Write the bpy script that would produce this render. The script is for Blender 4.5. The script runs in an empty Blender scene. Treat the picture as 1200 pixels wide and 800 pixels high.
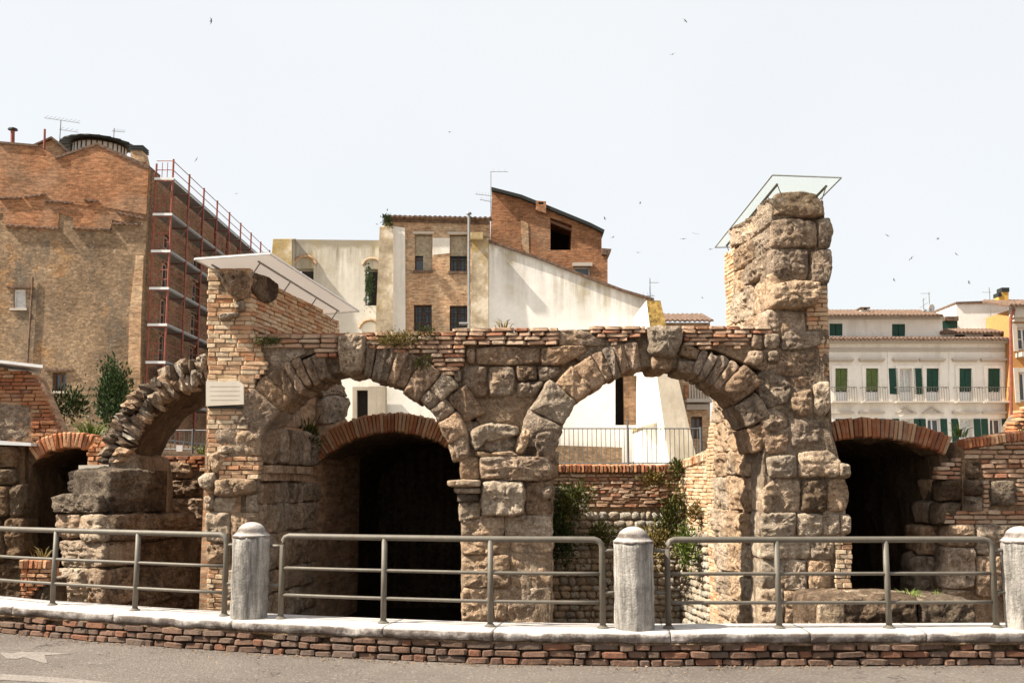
import bpy, bmesh, math, random
from mathutils import Vector, noise, geometry
R = math.radians
sc = bpy.context.scene
col = sc.collection
rnd = random.Random(7)

# ------------------------------------------------------------------ camera
F, PITCH, EYE = 1200.0, math.atan(162.0/1200.0), 1.65
cam = bpy.data.cameras.new('camera'); co = bpy.data.objects.new('camera', cam); col.objects.link(co)
co.location = (0, 0, EYE); co.rotation_euler = (math.pi/2 + PITCH, 0, 0)
cam.sensor_fit = 'HORIZONTAL'; cam.sensor_width = 36; cam.lens = 36; cam.clip_end = 3000; cam.clip_start = .1
sc.camera = co
# ------------------------------------------------------------------ sky, sun, exposure
SUN = Vector((-0.62, -0.14, 0.70)).normalized()
w = bpy.data.worlds.new('World'); sc.world = w; w.use_nodes = True
nt = w.node_tree; nt.nodes.clear()
sky = nt.nodes.new('ShaderNodeTexSky'); sky.sky_type = 'NISHITA'; sky.sun_disc = False
sky.sun_elevation = math.asin(SUN.z); sky.sun_rotation = math.atan2(SUN.x, SUN.y)
sky.air_density = 1.0; sky.dust_density = 4.0; sky.ozone_density = 1.0; sky.altitude = 250
veil = nt.nodes.new('ShaderNodeMix'); veil.data_type = 'RGBA'      # thin white veil of high cloud over the whole dome
veil.inputs[0].default_value = 0.72
tc = nt.nodes.new('ShaderNodeTexCoord'); vn = nt.nodes.new('ShaderNodeTexNoise')
vn.inputs['Scale'].default_value = 1.6; vn.inputs['Detail'].default_value = 5
vr = nt.nodes.new('ShaderNodeValToRGB')
vr.color_ramp.elements[0].position = .3; vr.color_ramp.elements[0].color = (8.1, 8.4, 8.5, 1)
vr.color_ramp.elements[1].position = .7; vr.color_ramp.elements[1].color = (9.0, 9.0, 8.85, 1)
bg = nt.nodes.new('ShaderNodeBackground'); out = nt.nodes.new('ShaderNodeOutputWorld')
bg.inputs['Strength'].default_value = 0.0545
L = nt.links.new
L(tc.outputs['Generated'], vn.inputs['Vector']); L(vn.outputs['Fac'], vr.inputs['Fac'])
L(sky.outputs[0], veil.inputs[6]); L(vr.outputs[0], veil.inputs[7]); L(veil.outputs[2], bg.inputs['Color']); L(bg.outputs[0], out.inputs[0])
sl = bpy.data.lights.new('sun', 'SUN'); sl.energy = 5.0; sl.angle = R(0.9); sl.color = (1, .93, .81)
so = bpy.data.objects.new('sun', sl); col.objects.link(so); so.location = (-20, -15, 30)
so.rotation_euler = (-SUN).to_track_quat('-Z', 'Y').to_euler()
sc.view_settings.view_transform = 'Standard'; sc.view_settings.look = 'None'
sc.view_settings.exposure = 1.28; sc.view_settings.gamma = 1; sc.view_settings.use_curve_mapping = False
sc.render.resolution_x = 1024; sc.render.resolution_y = 682

# ------------------------------------------------------------------ pixels to places
CP, SP = math.cos(PITCH), math.sin(PITCH)
def ray(px, py):
    v = 400 - py
    return Vector((px - 600, F*CP - v*SP, F*SP + v*CP))
def W(px, py, Y):
    r = ray(px, py); return Vector((0, 0, EYE)) + r*(Y/r.y)
def G(px, py, z=0):
    r = ray(px, py); return Vector((0, 0, EYE)) + r*((z-EYE)/r.z)
def XZ(px, py, Y):
    p = W(px, py, Y); return (p.x, p.z)
Z = Vector((0, 0, 1))
class Frame:                                   # a vertical face: origin, run direction U, outward normal N = U x Z
    def __init__(s, O, U):
        s.O = Vector((O[0], O[1], 0)); s.U = Vector((U[0], U[1], 0)).normalized(); s.N = s.U.cross(Z)
    def at(s, u, z, h=0): return s.O + s.U*u + Z*z + s.N*h
    def px(s, px, py):                          # pixel on this vertical face -> (u, z)
        r = ray(px, py); d = s.O - Vector((0, 0, 0))
        k = (s.N.x*d.x + s.N.y*d.y)/(s.N.x*r.x + s.N.y*r.y)
        p = Vector((0, 0, EYE)) + r*k
        return ((p-s.O).dot(s.U), p.z)
def front(Y): return Frame((0, Y), (1, 0))
def pxs(fr, pts): return [fr.px(*p) for p in pts]

# ------------------------------------------------------------------ objects
WP = {}
def tag(o, label=None, cat=None, group=None, kind=None):
    if label: o['label'] = label
    if cat: o['category'] = cat
    if group: o['group'] = group
    if kind: o['kind'] = kind
    return o
def put(o, parent, loc):
    col.objects.link(o); loc = Vector(loc); WP[o.name] = loc
    if parent is not None:
        o.parent = parent; o.location = loc - WP[parent.name]
    else: o.location = loc
    return o
def thing(name, loc, label, cat, group=None):
    o = bpy.data.objects.new(name, None); o.empty_display_size = .2
    put(o, None, loc); return tag(o, label, cat, group)
def mk(name, verts, faces, m, parent=None, smooth=False, mats=None, fm=None):
    n = len(verts); c = Vector((0, 0, 0))
    for v in verts: c += Vector(v)
    c /= n
    me = bpy.data.meshes.new(name); me.from_pydata([Vector(v)-c for v in verts], [], faces)
    for q in (mats or [m]): me.materials.append(q)
    if fm: me.polygons.foreach_set('material_index', fm)
    if smooth: me.polygons.foreach_set('use_smooth', [True]*len(me.polygons))
    me.update()
    o = bpy.data.objects.new(name, me); return put(o, parent, c)
class MB:
    def __init__(s): s.v = []; s.f = []
    def quad_prism(s, pts, d):                  # polygon pts extruded by vector d
        b = len(s.v); n = len(pts); d = Vector(d)
        s.v += [Vector(p) for p in pts] + [Vector(p)+d for p in pts]
        s.f.append(list(range(b, b+n))); s.f.append(list(range(b+2*n-1, b+n-1, -1)))
        for i in range(n):
            j = (i+1) % n; s.f.append([b+j, b+i, b+n+i, b+n+j])
        return s
    def box(s, x0, x1, y0, y1, z0, z1):
        return s.quad_prism([(x0, y0, z0), (x1, y0, z0), (x1, y0, z1), (x0, y0, z1)], (0, y1-y0, 0))
    def fbox(s, fr, u0, u1, z0, z1, h0, h1):    # box on a frame between heights h0 (back) and h1 (front)
        return s.quad_prism([fr.at(u0, z0, h1), fr.at(u1, z0, h1), fr.at(u1, z1, h1), fr.at(u0, z1, h1)], fr.N*(h0-h1))
    def tube(s, pts, r, n=8, cap=True):
        pts = [Vector(p) for p in pts]; b = len(s.v); m = len(pts)
        for i, p in enumerate(pts):
            t = (pts[min(i+1, m-1)] - pts[max(i-1, 0)]).normalized()
            a = t.cross(Z) if abs(t.z) < .95 else t.cross(Vector((1, 0, 0)))
            a.normalize(); c = t.cross(a); rr = r[i] if isinstance(r, (list, tuple)) else r
            for k in range(n):
                q = 2*math.pi*k/n; s.v.append(p + (a*math.cos(q) + c*math.sin(q))*rr)
        for i in range(m-1):
            for k in range(n):
                k2 = (k+1) % n; s.f.append([b+i*n+k, b+i*n+k2, b+(i+1)*n+k2, b+(i+1)*n+k])
        if cap:
            s.f.append([b+k for k in range(n-1, -1, -1)]); s.f.append([b+(m-1)*n+k for k in range(n)])
        return s
    def lathe(s, c, prof, n=24, wob=0):
        b = len(s.v); c = Vector(c)
        for (r, z) in prof:
            for k in range(n):
                q = 2*math.pi*k/n; p = Vector((r*math.cos(q), r*math.sin(q), z))
                if wob: p += Vector((math.cos(q), math.sin(q), 0))*wob*noise.noise((c+p)*7)
                s.v.append(c+p)
        for i in range(len(prof)-1):
            for k in range(n):
                k2 = (k+1) % n; s.f.append([b+i*n+k, b+i*n+k2, b+(i+1)*n+k2, b+(i+1)*n+k])
        s.f.append([b+k for k in range(n-1, -1, -1)]); s.f.append([b+(len(prof)-1)*n+k for k in range(n)])
        return s
    def build(s, name, m, parent=None, smooth=False): return mk(name, s.v, s.f, m, parent, smooth)
def fix(o):
    bm = bmesh.new(); bm.from_mesh(o.data); bmesh.ops.recalc_face_normals(bm, faces=bm.faces); bm.to_mesh(o.data); bm.free(); return o
def area2(p): return sum(p[i][0]*p[(i+1) % len(p)][1] - p[(i+1) % len(p)][0]*p[i][1] for i in range(len(p)))
def inpoly(x, y, p):
    c = False; j = len(p)-1
    for i in range(len(p)):
        if (p[i][1] > y) != (p[j][1] > y) and x < (p[j][0]-p[i][0])*(y-p[i][1])/(p[j][1]-p[i][1]) + p[i][0]: c = not c
        j = i
    return c
def slab(name, fr, poly, depth, m, parent=None, holes=(), h=0):
    """wall face of any outline with real openings, extruded backwards by depth"""
    loops = [list(poly)] + [list(q) for q in holes]
    V2, E = [], []
    for lp in loops:
        b = len(V2); V2 += [Vector(p) for p in lp]; E += [(b+i, b+(i+1) % len(lp)) for i in range(len(lp))]
    r = geometry.delaunay_2d_cdt(V2, E, [], 0, 1e-5)
    ov, of = r[0], r[2]
    verts = [fr.at(p[0], p[1], h) for p in ov] + [fr.at(p[0], p[1], h-depth) for p in ov]
    n = len(ov); faces = []
    for t in of:
        cx = sum(ov[i][0] for i in t)/len(t); cy = sum(ov[i][1] for i in t)/len(t)
        if not inpoly(cx, cy, poly) or any(inpoly(cx, cy, q) for q in holes): continue
        t = list(t)
        if area2([ov[i] for i in t]) < 0: t.reverse()
        faces.append(t); faces.append([n+i for i in reversed(t)])
    for k, lp in enumerate(loops):
        ccw = area2(lp) > 0
        if (not ccw) != (k > 0): lp = lp[::-1]
        b = len(verts); m2 = len(lp)
        verts += [fr.at(p[0], p[1], h) for p in lp] + [fr.at(p[0], p[1], h-depth) for p in lp]
        for i in range(m2):
            j = (i+1) % m2; faces.append([b+j, b+i, b+m2+i, b+m2+j])
    return mk(name, verts, faces, m, parent)

# ------------------------------------------------------------------ materials
class NT:
    def __init__(s, name, rough=.9, spec=.25):
        s.m = bpy.data.materials.new(name); s.m.use_nodes = True; s.t = s.m.node_tree
        s.b = s.t.nodes['Principled BSDF']; s.b.inputs['Roughness'].default_value = rough
        s.b.inputs['Specular IOR Level'].default_value = spec
        s.pos = s.n('ShaderNodeNewGeometry').outputs['Position']
    def n(s, k): return s.t.nodes.new(k)
    def l(s, a, b): s.t.links.new(a, b)
    def map(s, sx, sy, sz, vec=None, off=None):
        q = s.n('ShaderNodeMapping'); q.inputs['Scale'].default_value = (sx, sy, sz)
        s.l(vec or s.pos, q.inputs['Vector'])
        if off is not None: s.l(off, q.inputs['Location'])
        return q.outputs[0]
    def noise(s, scale, detail=5, rough=.6, vec=None, dist=0):
        q = s.n('ShaderNodeTexNoise'); q.inputs['Scale'].default_value = scale; q.inputs['Detail'].default_value = detail
        q.inputs['Roughness'].default_value = rough; q.inputs['Distortion'].default_value = dist
        s.l(vec or s.pos, q.inputs['Vector']); return q.outputs['Fac']
    def vor(s, scale, vec=None, feat='F1', o='Distance'):
        q = s.n('ShaderNodeTexVoronoi'); q.inputs['Scale'].default_value = scale; q.feature = feat
        s.l(vec or s.pos, q.inputs['Vector']); return q.outputs[o]
    def ramp(s, fac, stops, interp='LINEAR'):
        q = s.n('ShaderNodeValToRGB'); e = q.color_ramp.elements; q.color_ramp.interpolation = interp
        while len(e) < len(stops): e.new(.5)
        for i, (p, c) in enumerate(stops):
            e[i].position = p; e[i].color = (c, c, c, 1) if isinstance(c, (int, float)) else (*c, 1)
        s.l(fac, q.inputs[0]); return q.outputs[0]
    def mix(s, fac, a, b, mode='MIX'):
        q = s.n('ShaderNodeMix'); q.data_type = 'RGBA'; q.blend_type = mode
        for v, i in ((fac, 0), (a, 6), (b, 7)):
            if isinstance(v, (int, float)): q.inputs[i].default_value = v if i == 0 else (v, v, v, 1)
            elif isinstance(v, tuple): q.inputs[i].default_value = (*v, 1)
            else: s.l(v, q.inputs[i])
        return q.outputs[2]
    def math(s, op, a, b=0):
        q = s.n('ShaderNodeMath'); q.operation = op
        for v, i in ((a, 0), (b, 1)):
            if isinstance(v, (int, float)): q.inputs[i].default_value = v
            else: s.l(v, q.inputs[i])
        return q.outputs[0]
    def rand(s): return s.n('ShaderNodeObjectInfo').outputs['Random']
    def xyz(s, i):
        q = s.n('ShaderNodeSeparateXYZ'); s.l(s.pos, q.inputs[0]); return q.outputs[i]
    def wallvec(s):                             # (x+y, z) so that one pattern runs along walls of any direction
        q = s.n('ShaderNodeCombineXYZ'); s.l(s.math('ADD', s.xyz(0), s.xyz(1)), q.inputs[0]); s.l(s.xyz(2), q.inputs[1]); return q.outputs[0]
    def base(s, c):
        if isinstance(c, tuple): s.b.inputs['Base Color'].default_value = (*c, 1)
        else: s.l(c, s.b.inputs['Base Color'])
        return s
    def bump(s, hgt, strength=.5, dist=.02):
        q = s.n('ShaderNodeBump'); q.inputs['Strength'].default_value = strength; q.inputs['Distance'].default_value = dist
        s.l(hgt, q.inputs['Height'])
        if s.b.inputs['Normal'].is_linked: s.l(s.b.inputs['Normal'].links[0].from_socket, q.inputs['Normal'])
        s.l(q.outputs[0], s.b.inputs['Normal']); return s

def rock(name, lo, mid, hi, crust=(.06, .040, .027), crust_at=.555, pits=.6, bump=.8, streak=.6):
    s = NT(name, .92, .15)
    c = s.ramp(s.noise(2.1, 7, .62), [(.30, lo), (.50, mid), (.72, hi)])
    c = s.mix(.55, c, s.ramp(s.noise(11, 6, .7), [(.3, lo), (.62, hi)]))
    st = s.ramp(s.noise(1, 6, .65, s.map(9, 9, 1.1)), [(.36, .42), (.62, 1.0)])
    c = s.mix(streak, c, st, 'MULTIPLY')
    cr = s.ramp(s.noise(1.7, 8, .68), [(crust_at, 0.0), (crust_at+.12, .8)])
    c = s.mix(cr, c, crust)
    pt = s.ramp(s.noise(34, 4, .7), [(.33, 1.0), (.47, 0.0)])
    c = s.mix(s.math('MULTIPLY', pt, pits), c, (lo[0]*.35, lo[1]*.32, lo[2]*.3))
    v = s.ramp(s.rand(), [(0, .74), (1, 1.2)])
    c = s.mix(1.0, c, v, 'MULTIPLY')
    r2 = s.math('FRACT', s.math('MULTIPLY', s.rand(), 17.31))
    c = s.mix(1.0, c, s.ramp(r2, [(0, (1.05, .93, .82)), (.35, (1.06, .97, .88)), (.65, (1.0, 1.0, 1.0)), (1, (.97, 1.0, 1.02))]), 'MULTIPLY')
    rs = s.ramp(s.noise(1.3, 6, .65), [(.54, 0.0), (.68, .34)])
    c = s.mix(rs, c, (mid[0]*.92, mid[1]*.72, mid[2]*.48))
    wv = s.n('ShaderNodeVectorMath'); wv.operation = 'ADD'; nv = s.n('ShaderNodeTexNoise'); nv.inputs['Scale'].default_value = 5; nv.inputs['Detail'].default_value = 4; s.l(s.pos, nv.inputs['Vector']); s.l(s.pos, wv.inputs[0]); s.l(nv.outputs['Color'], wv.inputs[1])
    ck = s.math('MULTIPLY', s.ramp(s.vor(2.6, wv.outputs[0], 'DISTANCE_TO_EDGE'), [(.004, 1.0), (.022, 0.0)]), s.ramp(s.noise(2.4, 4), [(.46, 0.0), (.6, .8)]))
    c = s.mix(ck, c, (lo[0]*.25, lo[1]*.23, lo[2]*.22))
    s.base(c)
    s.bump(ck, -.6, .03)
    h = s.math('ADD', s.noise(9, 8, .66), s.math('MULTIPLY', s.ramp(s.noise(38, 5, .7), [(.3, 0.0), (.55, 1.0)]), .35))
    s.bump(s.noise(75, 4, .75), .6, .018); s.bump(h, min(1, bump*1.2), .06)
    return s.m
def bricks(name, cols, dirt=.35, crust=0):
    s = NT(name, .9, .15)
    n = len(cols)
    c = s.ramp(s.rand(), [(i/n, q) for i, q in enumerate(cols)], 'CONSTANT')
    c = s.mix(dirt, c, s.ramp(s.noise(14, 6, .7), [(.32, .35), (.65, 1.15)]), 'MULTIPLY')
    c = s.mix(s.ramp(s.noise(2.2, 6, .65), [(.52, 0.0), (.68, .5)]), c, (.36, .27, .19) if not crust else (.05, .035, .028))
    s.base(c); s.bump(s.noise(45, 6, .7), .6, .015); s.bump(s.noise(12, 3, .6), .4, .03)
    return s.m
def plain(name, c, rough=.6, metal=0, spec=.3, var=.12, bump=0):
    s = NT(name, rough, spec); s.b.inputs['Metallic'].default_value = metal
    k = s.ramp(s.noise(6, 5, .65), [(.3, 1-var*1.6), (.7, 1+var)])
    s.base(s.mix(1.0, c, k, 'MULTIPLY'))
    if bump: s.bump(s.noise(30, 5, .65), bump, .02)
    return s.m
MAT = {}
MAT['travertine'] = rock('travertine', (.20, .132, .086), (.49, .355, .248), (.73, .575, .435))
MAT['pale_stone'] = rock('pale_stone', (.33, .23, .15), (.60, .45, .315), (.77, .62, .47), crust_at=.64)
MAT['ribbed'] = rock('ribbed_stone', (.15, .10, .07), (.47, .345, .25), (.74, .59, .46), streak=.95, crust_at=.58)
MAT['grey_stone'] = rock('grey_stone', (.24, .19, .14), (.50, .42, .33), (.72, .63, .515), pits=.9, bump=1.0, crust_at=.72)
MAT['crusted'] = rock('crusted_stone', (.10, .075, .055), (.22, .165, .12), (.36, .285, .21), crust_at=.47, pits=.9, bump=1.0)
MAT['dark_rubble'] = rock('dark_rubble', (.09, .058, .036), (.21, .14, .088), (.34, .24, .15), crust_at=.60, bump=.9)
MAT['mortar'] = rock('old_mortar', (.18, .122, .08), (.37, .265, .18), (.50, .385, .275), streak=.3)
MAT['tan_brick'] = bricks('tan_brick', [(.56, .40, .25), (.52, .34, .205), (.60, .46, .31), (.50, .29, .165), (.56, .385, .24), (.46, .225, .115), (.58, .44, .295), (.52, .33, .20), (.46, .30, .185)])
MAT['pale_mortar'] = rock('pale_mortar', (.30, .22, .145), (.46, .35, .235), (.56, .44, .31), streak=.2, crust_at=.75)
MAT['red_brick'] = bricks('red_brick', [(.35, .155, .075), (.27, .10, .048), (.41, .20, .10), (.22, .09, .05), (.36, .175, .09), (.31, .12, .055), (.40, .25, .15)])
MAT['dark_brick'] = bricks('dark_brick', [(.15, .09, .062), (.12, .075, .054), (.18, .105, .072), (.145, .098, .072), (.19, .09, .055), (.125, .088, .068)], crust=1)
MAT['orange_brick'] = bricks('orange_brick', [(.46, .20, .09), (.40, .15, .065), (.52, .28, .15), (.45, .22, .11), (.36, .15, .075)], dirt=.3)
MAT['coping_brick'] = bricks('coping_brick', [(.36, .22, .14), (.41, .28, .19), (.33, .165, .095), (.44, .32, .225), (.37, .235, .155), (.30, .135, .08), (.40, .25, .165)])
MAT['rubble_white'] = rock('rubble_white', (.38, .32, .24), (.58, .51, .41), (.74, .67, .56), crust_at=.7, streak=.2)
def m_asphalt():
    s = NT('asphalt', .95, .15)
    c = s.ramp(s.noise(.7, 6, .62), [(.3, (.135, .112, .095)), (.7, (.20, .168, .143))])
    c = s.mix(.75, c, s.ramp(s.noise(38, 4, .8), [(.34, .45), (.66, 1.45)]), 'MULTIPLY')
    c = s.mix(s.ramp(s.noise(3.5, 7, .7, s.map(.6, 3, 1)), [(.55, 0.0), (.68, .5)]), c, (.085, .068, .058))
    vc = s.ramp(s.vor(52, o='Color'), [(.80, 0.0), (.9, .55)])
    c = s.mix(vc, c, (.34, .29, .25))
    wv = s.n('ShaderNodeVectorMath'); wv.operation = 'ADD'; nv = s.n('ShaderNodeTexNoise'); nv.inputs['Scale'].default_value = 3; s.l(s.pos, nv.inputs['Vector']); s.l(s.pos, wv.inputs[0]); s.l(nv.outputs['Color'], wv.inputs[1])
    cr = s.ramp(s.vor(.8, wv.outputs[0], 'DISTANCE_TO_EDGE'), [(.004, 1.0), (.014, 0.0)])
    c = s.mix(s.math('MULTIPLY', cr, s.ramp(s.noise(.6, 3), [(.45, 0.0), (.6, .75)])), c, (.045, .038, .033))
    s.base(c); s.bump(s.noise(45, 4, .75), .9, .03); return s.m
MAT['asphalt'] = m_asphalt()
def m_paint():
    s = NT('worn_road_paint', .85)
    f = s.ramp(s.noise(40, 5, .75), [(.46, 0.0), (.70, .5)])
    s.base(s.mix(f, (.17, .143, .122), (.52, .47, .42))); s.bump(s.noise(110, 3, .7), .7, .012); return s.m
MAT['paint'] = m_paint()
def m_cap():
    s = NT('limestone_coping', .9, .2)
    c = s.ramp(s.noise(3, 7, .65), [(.3, (.40, .355, .32)), (.7, (.60, .55, .51))])
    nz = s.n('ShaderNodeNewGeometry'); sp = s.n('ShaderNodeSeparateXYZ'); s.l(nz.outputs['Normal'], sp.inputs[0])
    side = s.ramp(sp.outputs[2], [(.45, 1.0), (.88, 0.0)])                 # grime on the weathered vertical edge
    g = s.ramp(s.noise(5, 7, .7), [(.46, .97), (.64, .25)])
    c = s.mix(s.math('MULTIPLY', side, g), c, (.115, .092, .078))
    c = s.mix(s.ramp(s.noise(60, 3, .7), [(.3, .5), (.42, 0.0)]), c, (.2, .17, .15))
    s.base(c); s.bump(s.noise(28, 7, .7), .7, .03); return s.m
MAT['cap'] = m_cap()
def m_bollard():
    s = NT('weathered_limestone', .9, .2)
    c = s.ramp(s.noise(5, 7, .7), [(.3, (.26, .235, .205)), (.7, (.54, .50, .45))])
    st = s.ramp(s.noise(1, 6, .7, s.map(14, 14, 1.3)), [(.38, .20), (.60, 1.08)])
    c = s.mix(.85, c, st, 'MULTIPLY')
    z = s.ramp(s.xyz(2), [(.0, 0.0), (1.0, 1.0)])
    c = s.mix(s.ramp(s.xyz(2), [(.30, .0), (.34, .0)]), c, c)
    c = s.mix(s.ramp(s.noise(70, 4, .75), [(.34, .7), (.46, 0.0)]), c, (.12, .10, .085))
    s.base(c); s.bump(s.noise(40, 6, .75), .9, .025); return s.m
MAT['bollard'] = m_bollard()
def m_steel():
    s = NT('painted_steel', .55, .28); s.b.inputs['Metallic'].default_value = .15
    c = s.ramp(s.noise(9, 5, .7), [(.3, (.10, .087, .068)), (.7, (.14, .122, .098))])
    c = s.mix(s.ramp(s.noise(16, 6, .7), [(.62, 0.0), (.68, .8)]), c, (.12, .055, .028))
    s.base(c); s.bump(s.noise(60, 4, .7), .15, .01); return s.m
MAT['steel'] = m_steel()
MAT['galv'] = plain('galvanised_steel', (.25, .245, .235), .5, .5, .4, .12)
MAT['fence_metal'] = plain('grey_fence_metal', (.13, .125, .12), .5, .4, .4, .1)
MAT['rust'] = plain('red_oxide_steel', (.25, .075, .05), .6, .2, .3, .25)
MAT['soil'] = rock('soil', (.10, .07, .045), (.17, .125, .08), (.24, .18, .12))
MAT['paving'] = plain('grey_paving', (.30, .27, .235), .9, 0, .2, .2, .3)
def m_plaster(name, c, dark, zt=None, stain=(.16, .13, .075), moss=(.30, .20, .04), amt=.8):
    s = NT(name, .92, .15)
    k = s.ramp(s.noise(.35, 7, .65), [(.3, dark), (.62, c)])
    k = s.mix(.35, k, s.ramp(s.noise(3, 6, .7), [(.3, .72), (.7, 1.08)]), 'MULTIPLY')
    sv = s.noise(1, 6, .7, s.map(1.5, 1.5, .12))
    f = s.ramp(sv, [(.50, 0.0), (.68, 1.0)])
    if zt is not None:                                  # run-off streaks below a wall top
        zz = s.math('SUBTRACT', zt, s.xyz(2)) if not isinstance(zt, tuple) else s.math('SUBTRACT', s.math('ADD', zt[0], s.math('MULTIPLY', s.math('SUBTRACT', s.xyz(0), zt[1]), zt[2])), s.xyz(2))
        f = s.math('MULTIPLY', s.ramp(sv, [(.38, 0.0), (.60, 1.0)]), s.ramp(s.math('DIVIDE', zz, 4.0), [(.0, 1.0), (.22, .75), (.8, 0.0)]))
        f = s.math('MAXIMUM', f, s.ramp(s.math('ADD', s.math('DIVIDE', zz, 4.0), s.math('MULTIPLY', s.noise(1.2, 5), .25)), [(.10, .9), (.22, 0.0)]))
    k = s.mix(s.math('MULTIPLY', f, amt), k, stain)
    k = s.mix(s.math('MULTIPLY', f, s.ramp(s.noise(.8, 4), [(.5, 0.0), (.62, amt*.8)])), k, moss)
    s.base(k); s.bump(s.noise(12, 6, .7), .35, .03); return s.m
MAT['plaster'] = m_plaster('cream_plaster', (.69, .64, .55), (.52, .47, .385), 13.6)
MAT['plaster_wall'] = m_plaster('white_plaster', (.76, .715, .635), (.64, .59, .51), amt=.25)
MAT['white_side'] = m_plaster('bright_white_plaster', (.84, .815, .76), (.76, .73, .67), amt=.12)
def m_buttress():
    s = NT('lichened_plaster', .92, .15)
    k = s.ramp(s.noise(1.2, 7, .66), [(.34, (.24, .19, .125)), (.50, (.40, .32, .22)), (.62, (.58, .50, .385))])
    f = s.ramp(s.noise(.55, 6, .62), [(.47, 0.0), (.60, .85)])
    k = s.mix(f, k, s.ramp(s.noise(3, 5, .7), [(.3, (.25, .165, .045)), (.7, (.40, .28, .09))]))
    s.base(k); s.bump(s.noise(8, 6, .7), .5, .04); return s.m
MAT['buttress'] = m_buttress()
MAT['buttress_grey'] = m_plaster('grey_render', (.42, .36, .28), (.31, .26, .20), amt=.5)
MAT['lichen'] = plain('yellow_lichen_plaster', (.29, .185, .055), .9, 0, .15, .5, .3)
MAT['palace'] = m_plaster('palace_plaster', (.82, .765, .69), (.77, .715, .64), amt=.18)
MAT['palace_trim'] = plain('palace_trim', (.47, .41, .345), .9, 0, .2, .06)
MAT['orange_wall'] = plain('orange_plaster', (.46, .225, .08), .9, 0, .2, .12)
def m_farbrick(name, a, b, mo, patch=None, bw=.27, rh=.085, contrast=.7):
    s = NT(name, .93, .12)
    q = s.n('ShaderNodeTexBrick'); q.inputs['Scale'].default_value = 1; q.inputs['Brick Width'].default_value = bw
    q.inputs['Row Height'].default_value = rh; q.inputs['Mortar Size'].default_value = .008; q.inputs['Bias'].default_value = 0
    q.inputs['Color1'].default_value = (*a, 1); q.inputs['Color2'].default_value = (*b, 1); q.inputs['Mortar'].default_value = (*mo, 1)
    s.l(s.wallvec(), q.inputs['Vector'])
    c = q.outputs[0]
    if patch: c = s.mix(s.ramp(s.noise(.32, 7, .66), [(.48, 0.0), (.62, .7)]), c, patch)
    c = s.mix(contrast, c, s.ramp(s.noise(.55, 7, .7), [(.30, .45), (.66, 1.25)]), 'MULTIPLY')
    c = s.mix(.85, c, s.ramp(s.noise(1, 5, .75, s.map(2.6, 2.6, 12)), [(.34, .42), (.62, 1.3)]), 'MULTIPLY')
    c = s.mix(.5, c, s.ramp(s.noise(6, 4, .8), [(.34, .5), (.62, 1.25)]), 'MULTIPLY')
    c = s.mix(s.ramp(s.noise(1.7, 5, .7), [(.64, 0.0), (.70, .7)]), c, (mo[0]*.42, mo[1]*.36, mo[2]*.33))
    s.base(c); s.bump(q.outputs['Fac'], -.5, .015); s.bump(s.noise(8, 7, .75), .6, .03); return s.m
MAT['far_red'] = m_farbrick('far_red_brick', (.40, .185, .088), (.29, .115, .05), (.33, .22, .14), (.30, .19, .12))
MAT['far_tan'] = m_farbrick('far_tan_brick', (.52, .34, .20), (.44, .24, .125), (.46, .35, .24), (.52, .41, .28))
MAT['far_dark'] = m_farbrick('far_dark_brick', (.36, .22, .13), (.27, .15, .085), (.26, .19, .13))
MAT['near_wall'] = m_farbrick('ruin_brick_face', (.42, .26, .155), (.32, .165, .09), (.33, .25, .17), (.40, .29, .19), .25, .062)
def m_rubblewall():
    s = NT('far_rubble_masonry', .95, .1)
    c = s.ramp(s.noise(.30, 8, .72), [(.30, (.13, .09, .06)), (.46, (.235, .16, .10)), (.60, (.32, .22, .135)), (.75, (.42, .32, .22))])
    vv = s.map(1, 1, 1.8)
    vc = s.vor(5.2, vv, o='Color')
    c = s.mix(.8, c, s.ramp(vc, [(.15, .7), (.5, .95), (.9, 1.3)]), 'MULTIPLY')
    c = s.mix(s.ramp(s.noise(.5, 7, .65), [(.55, 0.0), (.64, .7)]), c, s.ramp(vc, [(.2, (.28, .135, .055)), (.8, (.46, .27, .125))]))
    c = s.mix(s.ramp(s.noise(.42, 7, .72, s.map(1, 1, .5)), [(.52, 0.0), (.64, .75)]), c, s.ramp(s.noise(6, 5), [(.3, (.085, .07, .055)), (.7, (.20, .165, .13))]))
    c = s.mix(s.ramp(s.noise(3.2, 6, .7), [(.63, 0.0), (.70, .8)]), c, (.52, .44, .34))
    c = s.mix(.7, c, s.ramp(s.noise(9, 5, .75), [(.3, .45), (.68, 1.3)]), 'MULTIPLY')
    c = s.mix(.7, c, s.ramp(s.noise(1, 5, .75, s.map(3, 3, 7)), [(.34, .45), (.62, 1.25)]), 'MULTIPLY')
    s.base(c); s.bump(s.noise(6, 7, .75), .8, .05); return s.m
MAT['far_rubble'] = m_rubblewall()
MAT['tile'] = plain('terracotta_tile', (.15, .095, .066), .9, 0, .2, .45, .4)
MAT['dark'] = plain('interior_shade', (.022, .018, .015), .9, 0, .1)  # near-black colour standing in for the shade inside openings
MAT['glass'] = plain('window_glass', (.05, .055, .06), .08, 0, .6, .1)
MAT['curtain'] = plain('curtain_white', (.55, .54, .51), .8, 0, .3, .15)
MAT['shutter_green'] = plain('dark_green_shutter', (.012, .055, .035), .6, 0, .3, .2)
MAT['shutter_lime'] = plain('light_green_shutter', (.10, .135, .035), .6, 0, .3, .2)
MAT['wood'] = plain('grey_wood_board', (.33, .27, .19), .8, 0, .2, .25)
MAT['brown_wood'] = plain('brown_wood', (.14, .07, .04), .7, 0, .2, .2)
MAT['marble'] = plain('marble_plaque', (.62, .55, .45), .6, 0, .3, .06)
MAT['etch'] = plain('faint_incised_lines', (.52, .45, .36), .7)
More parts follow.
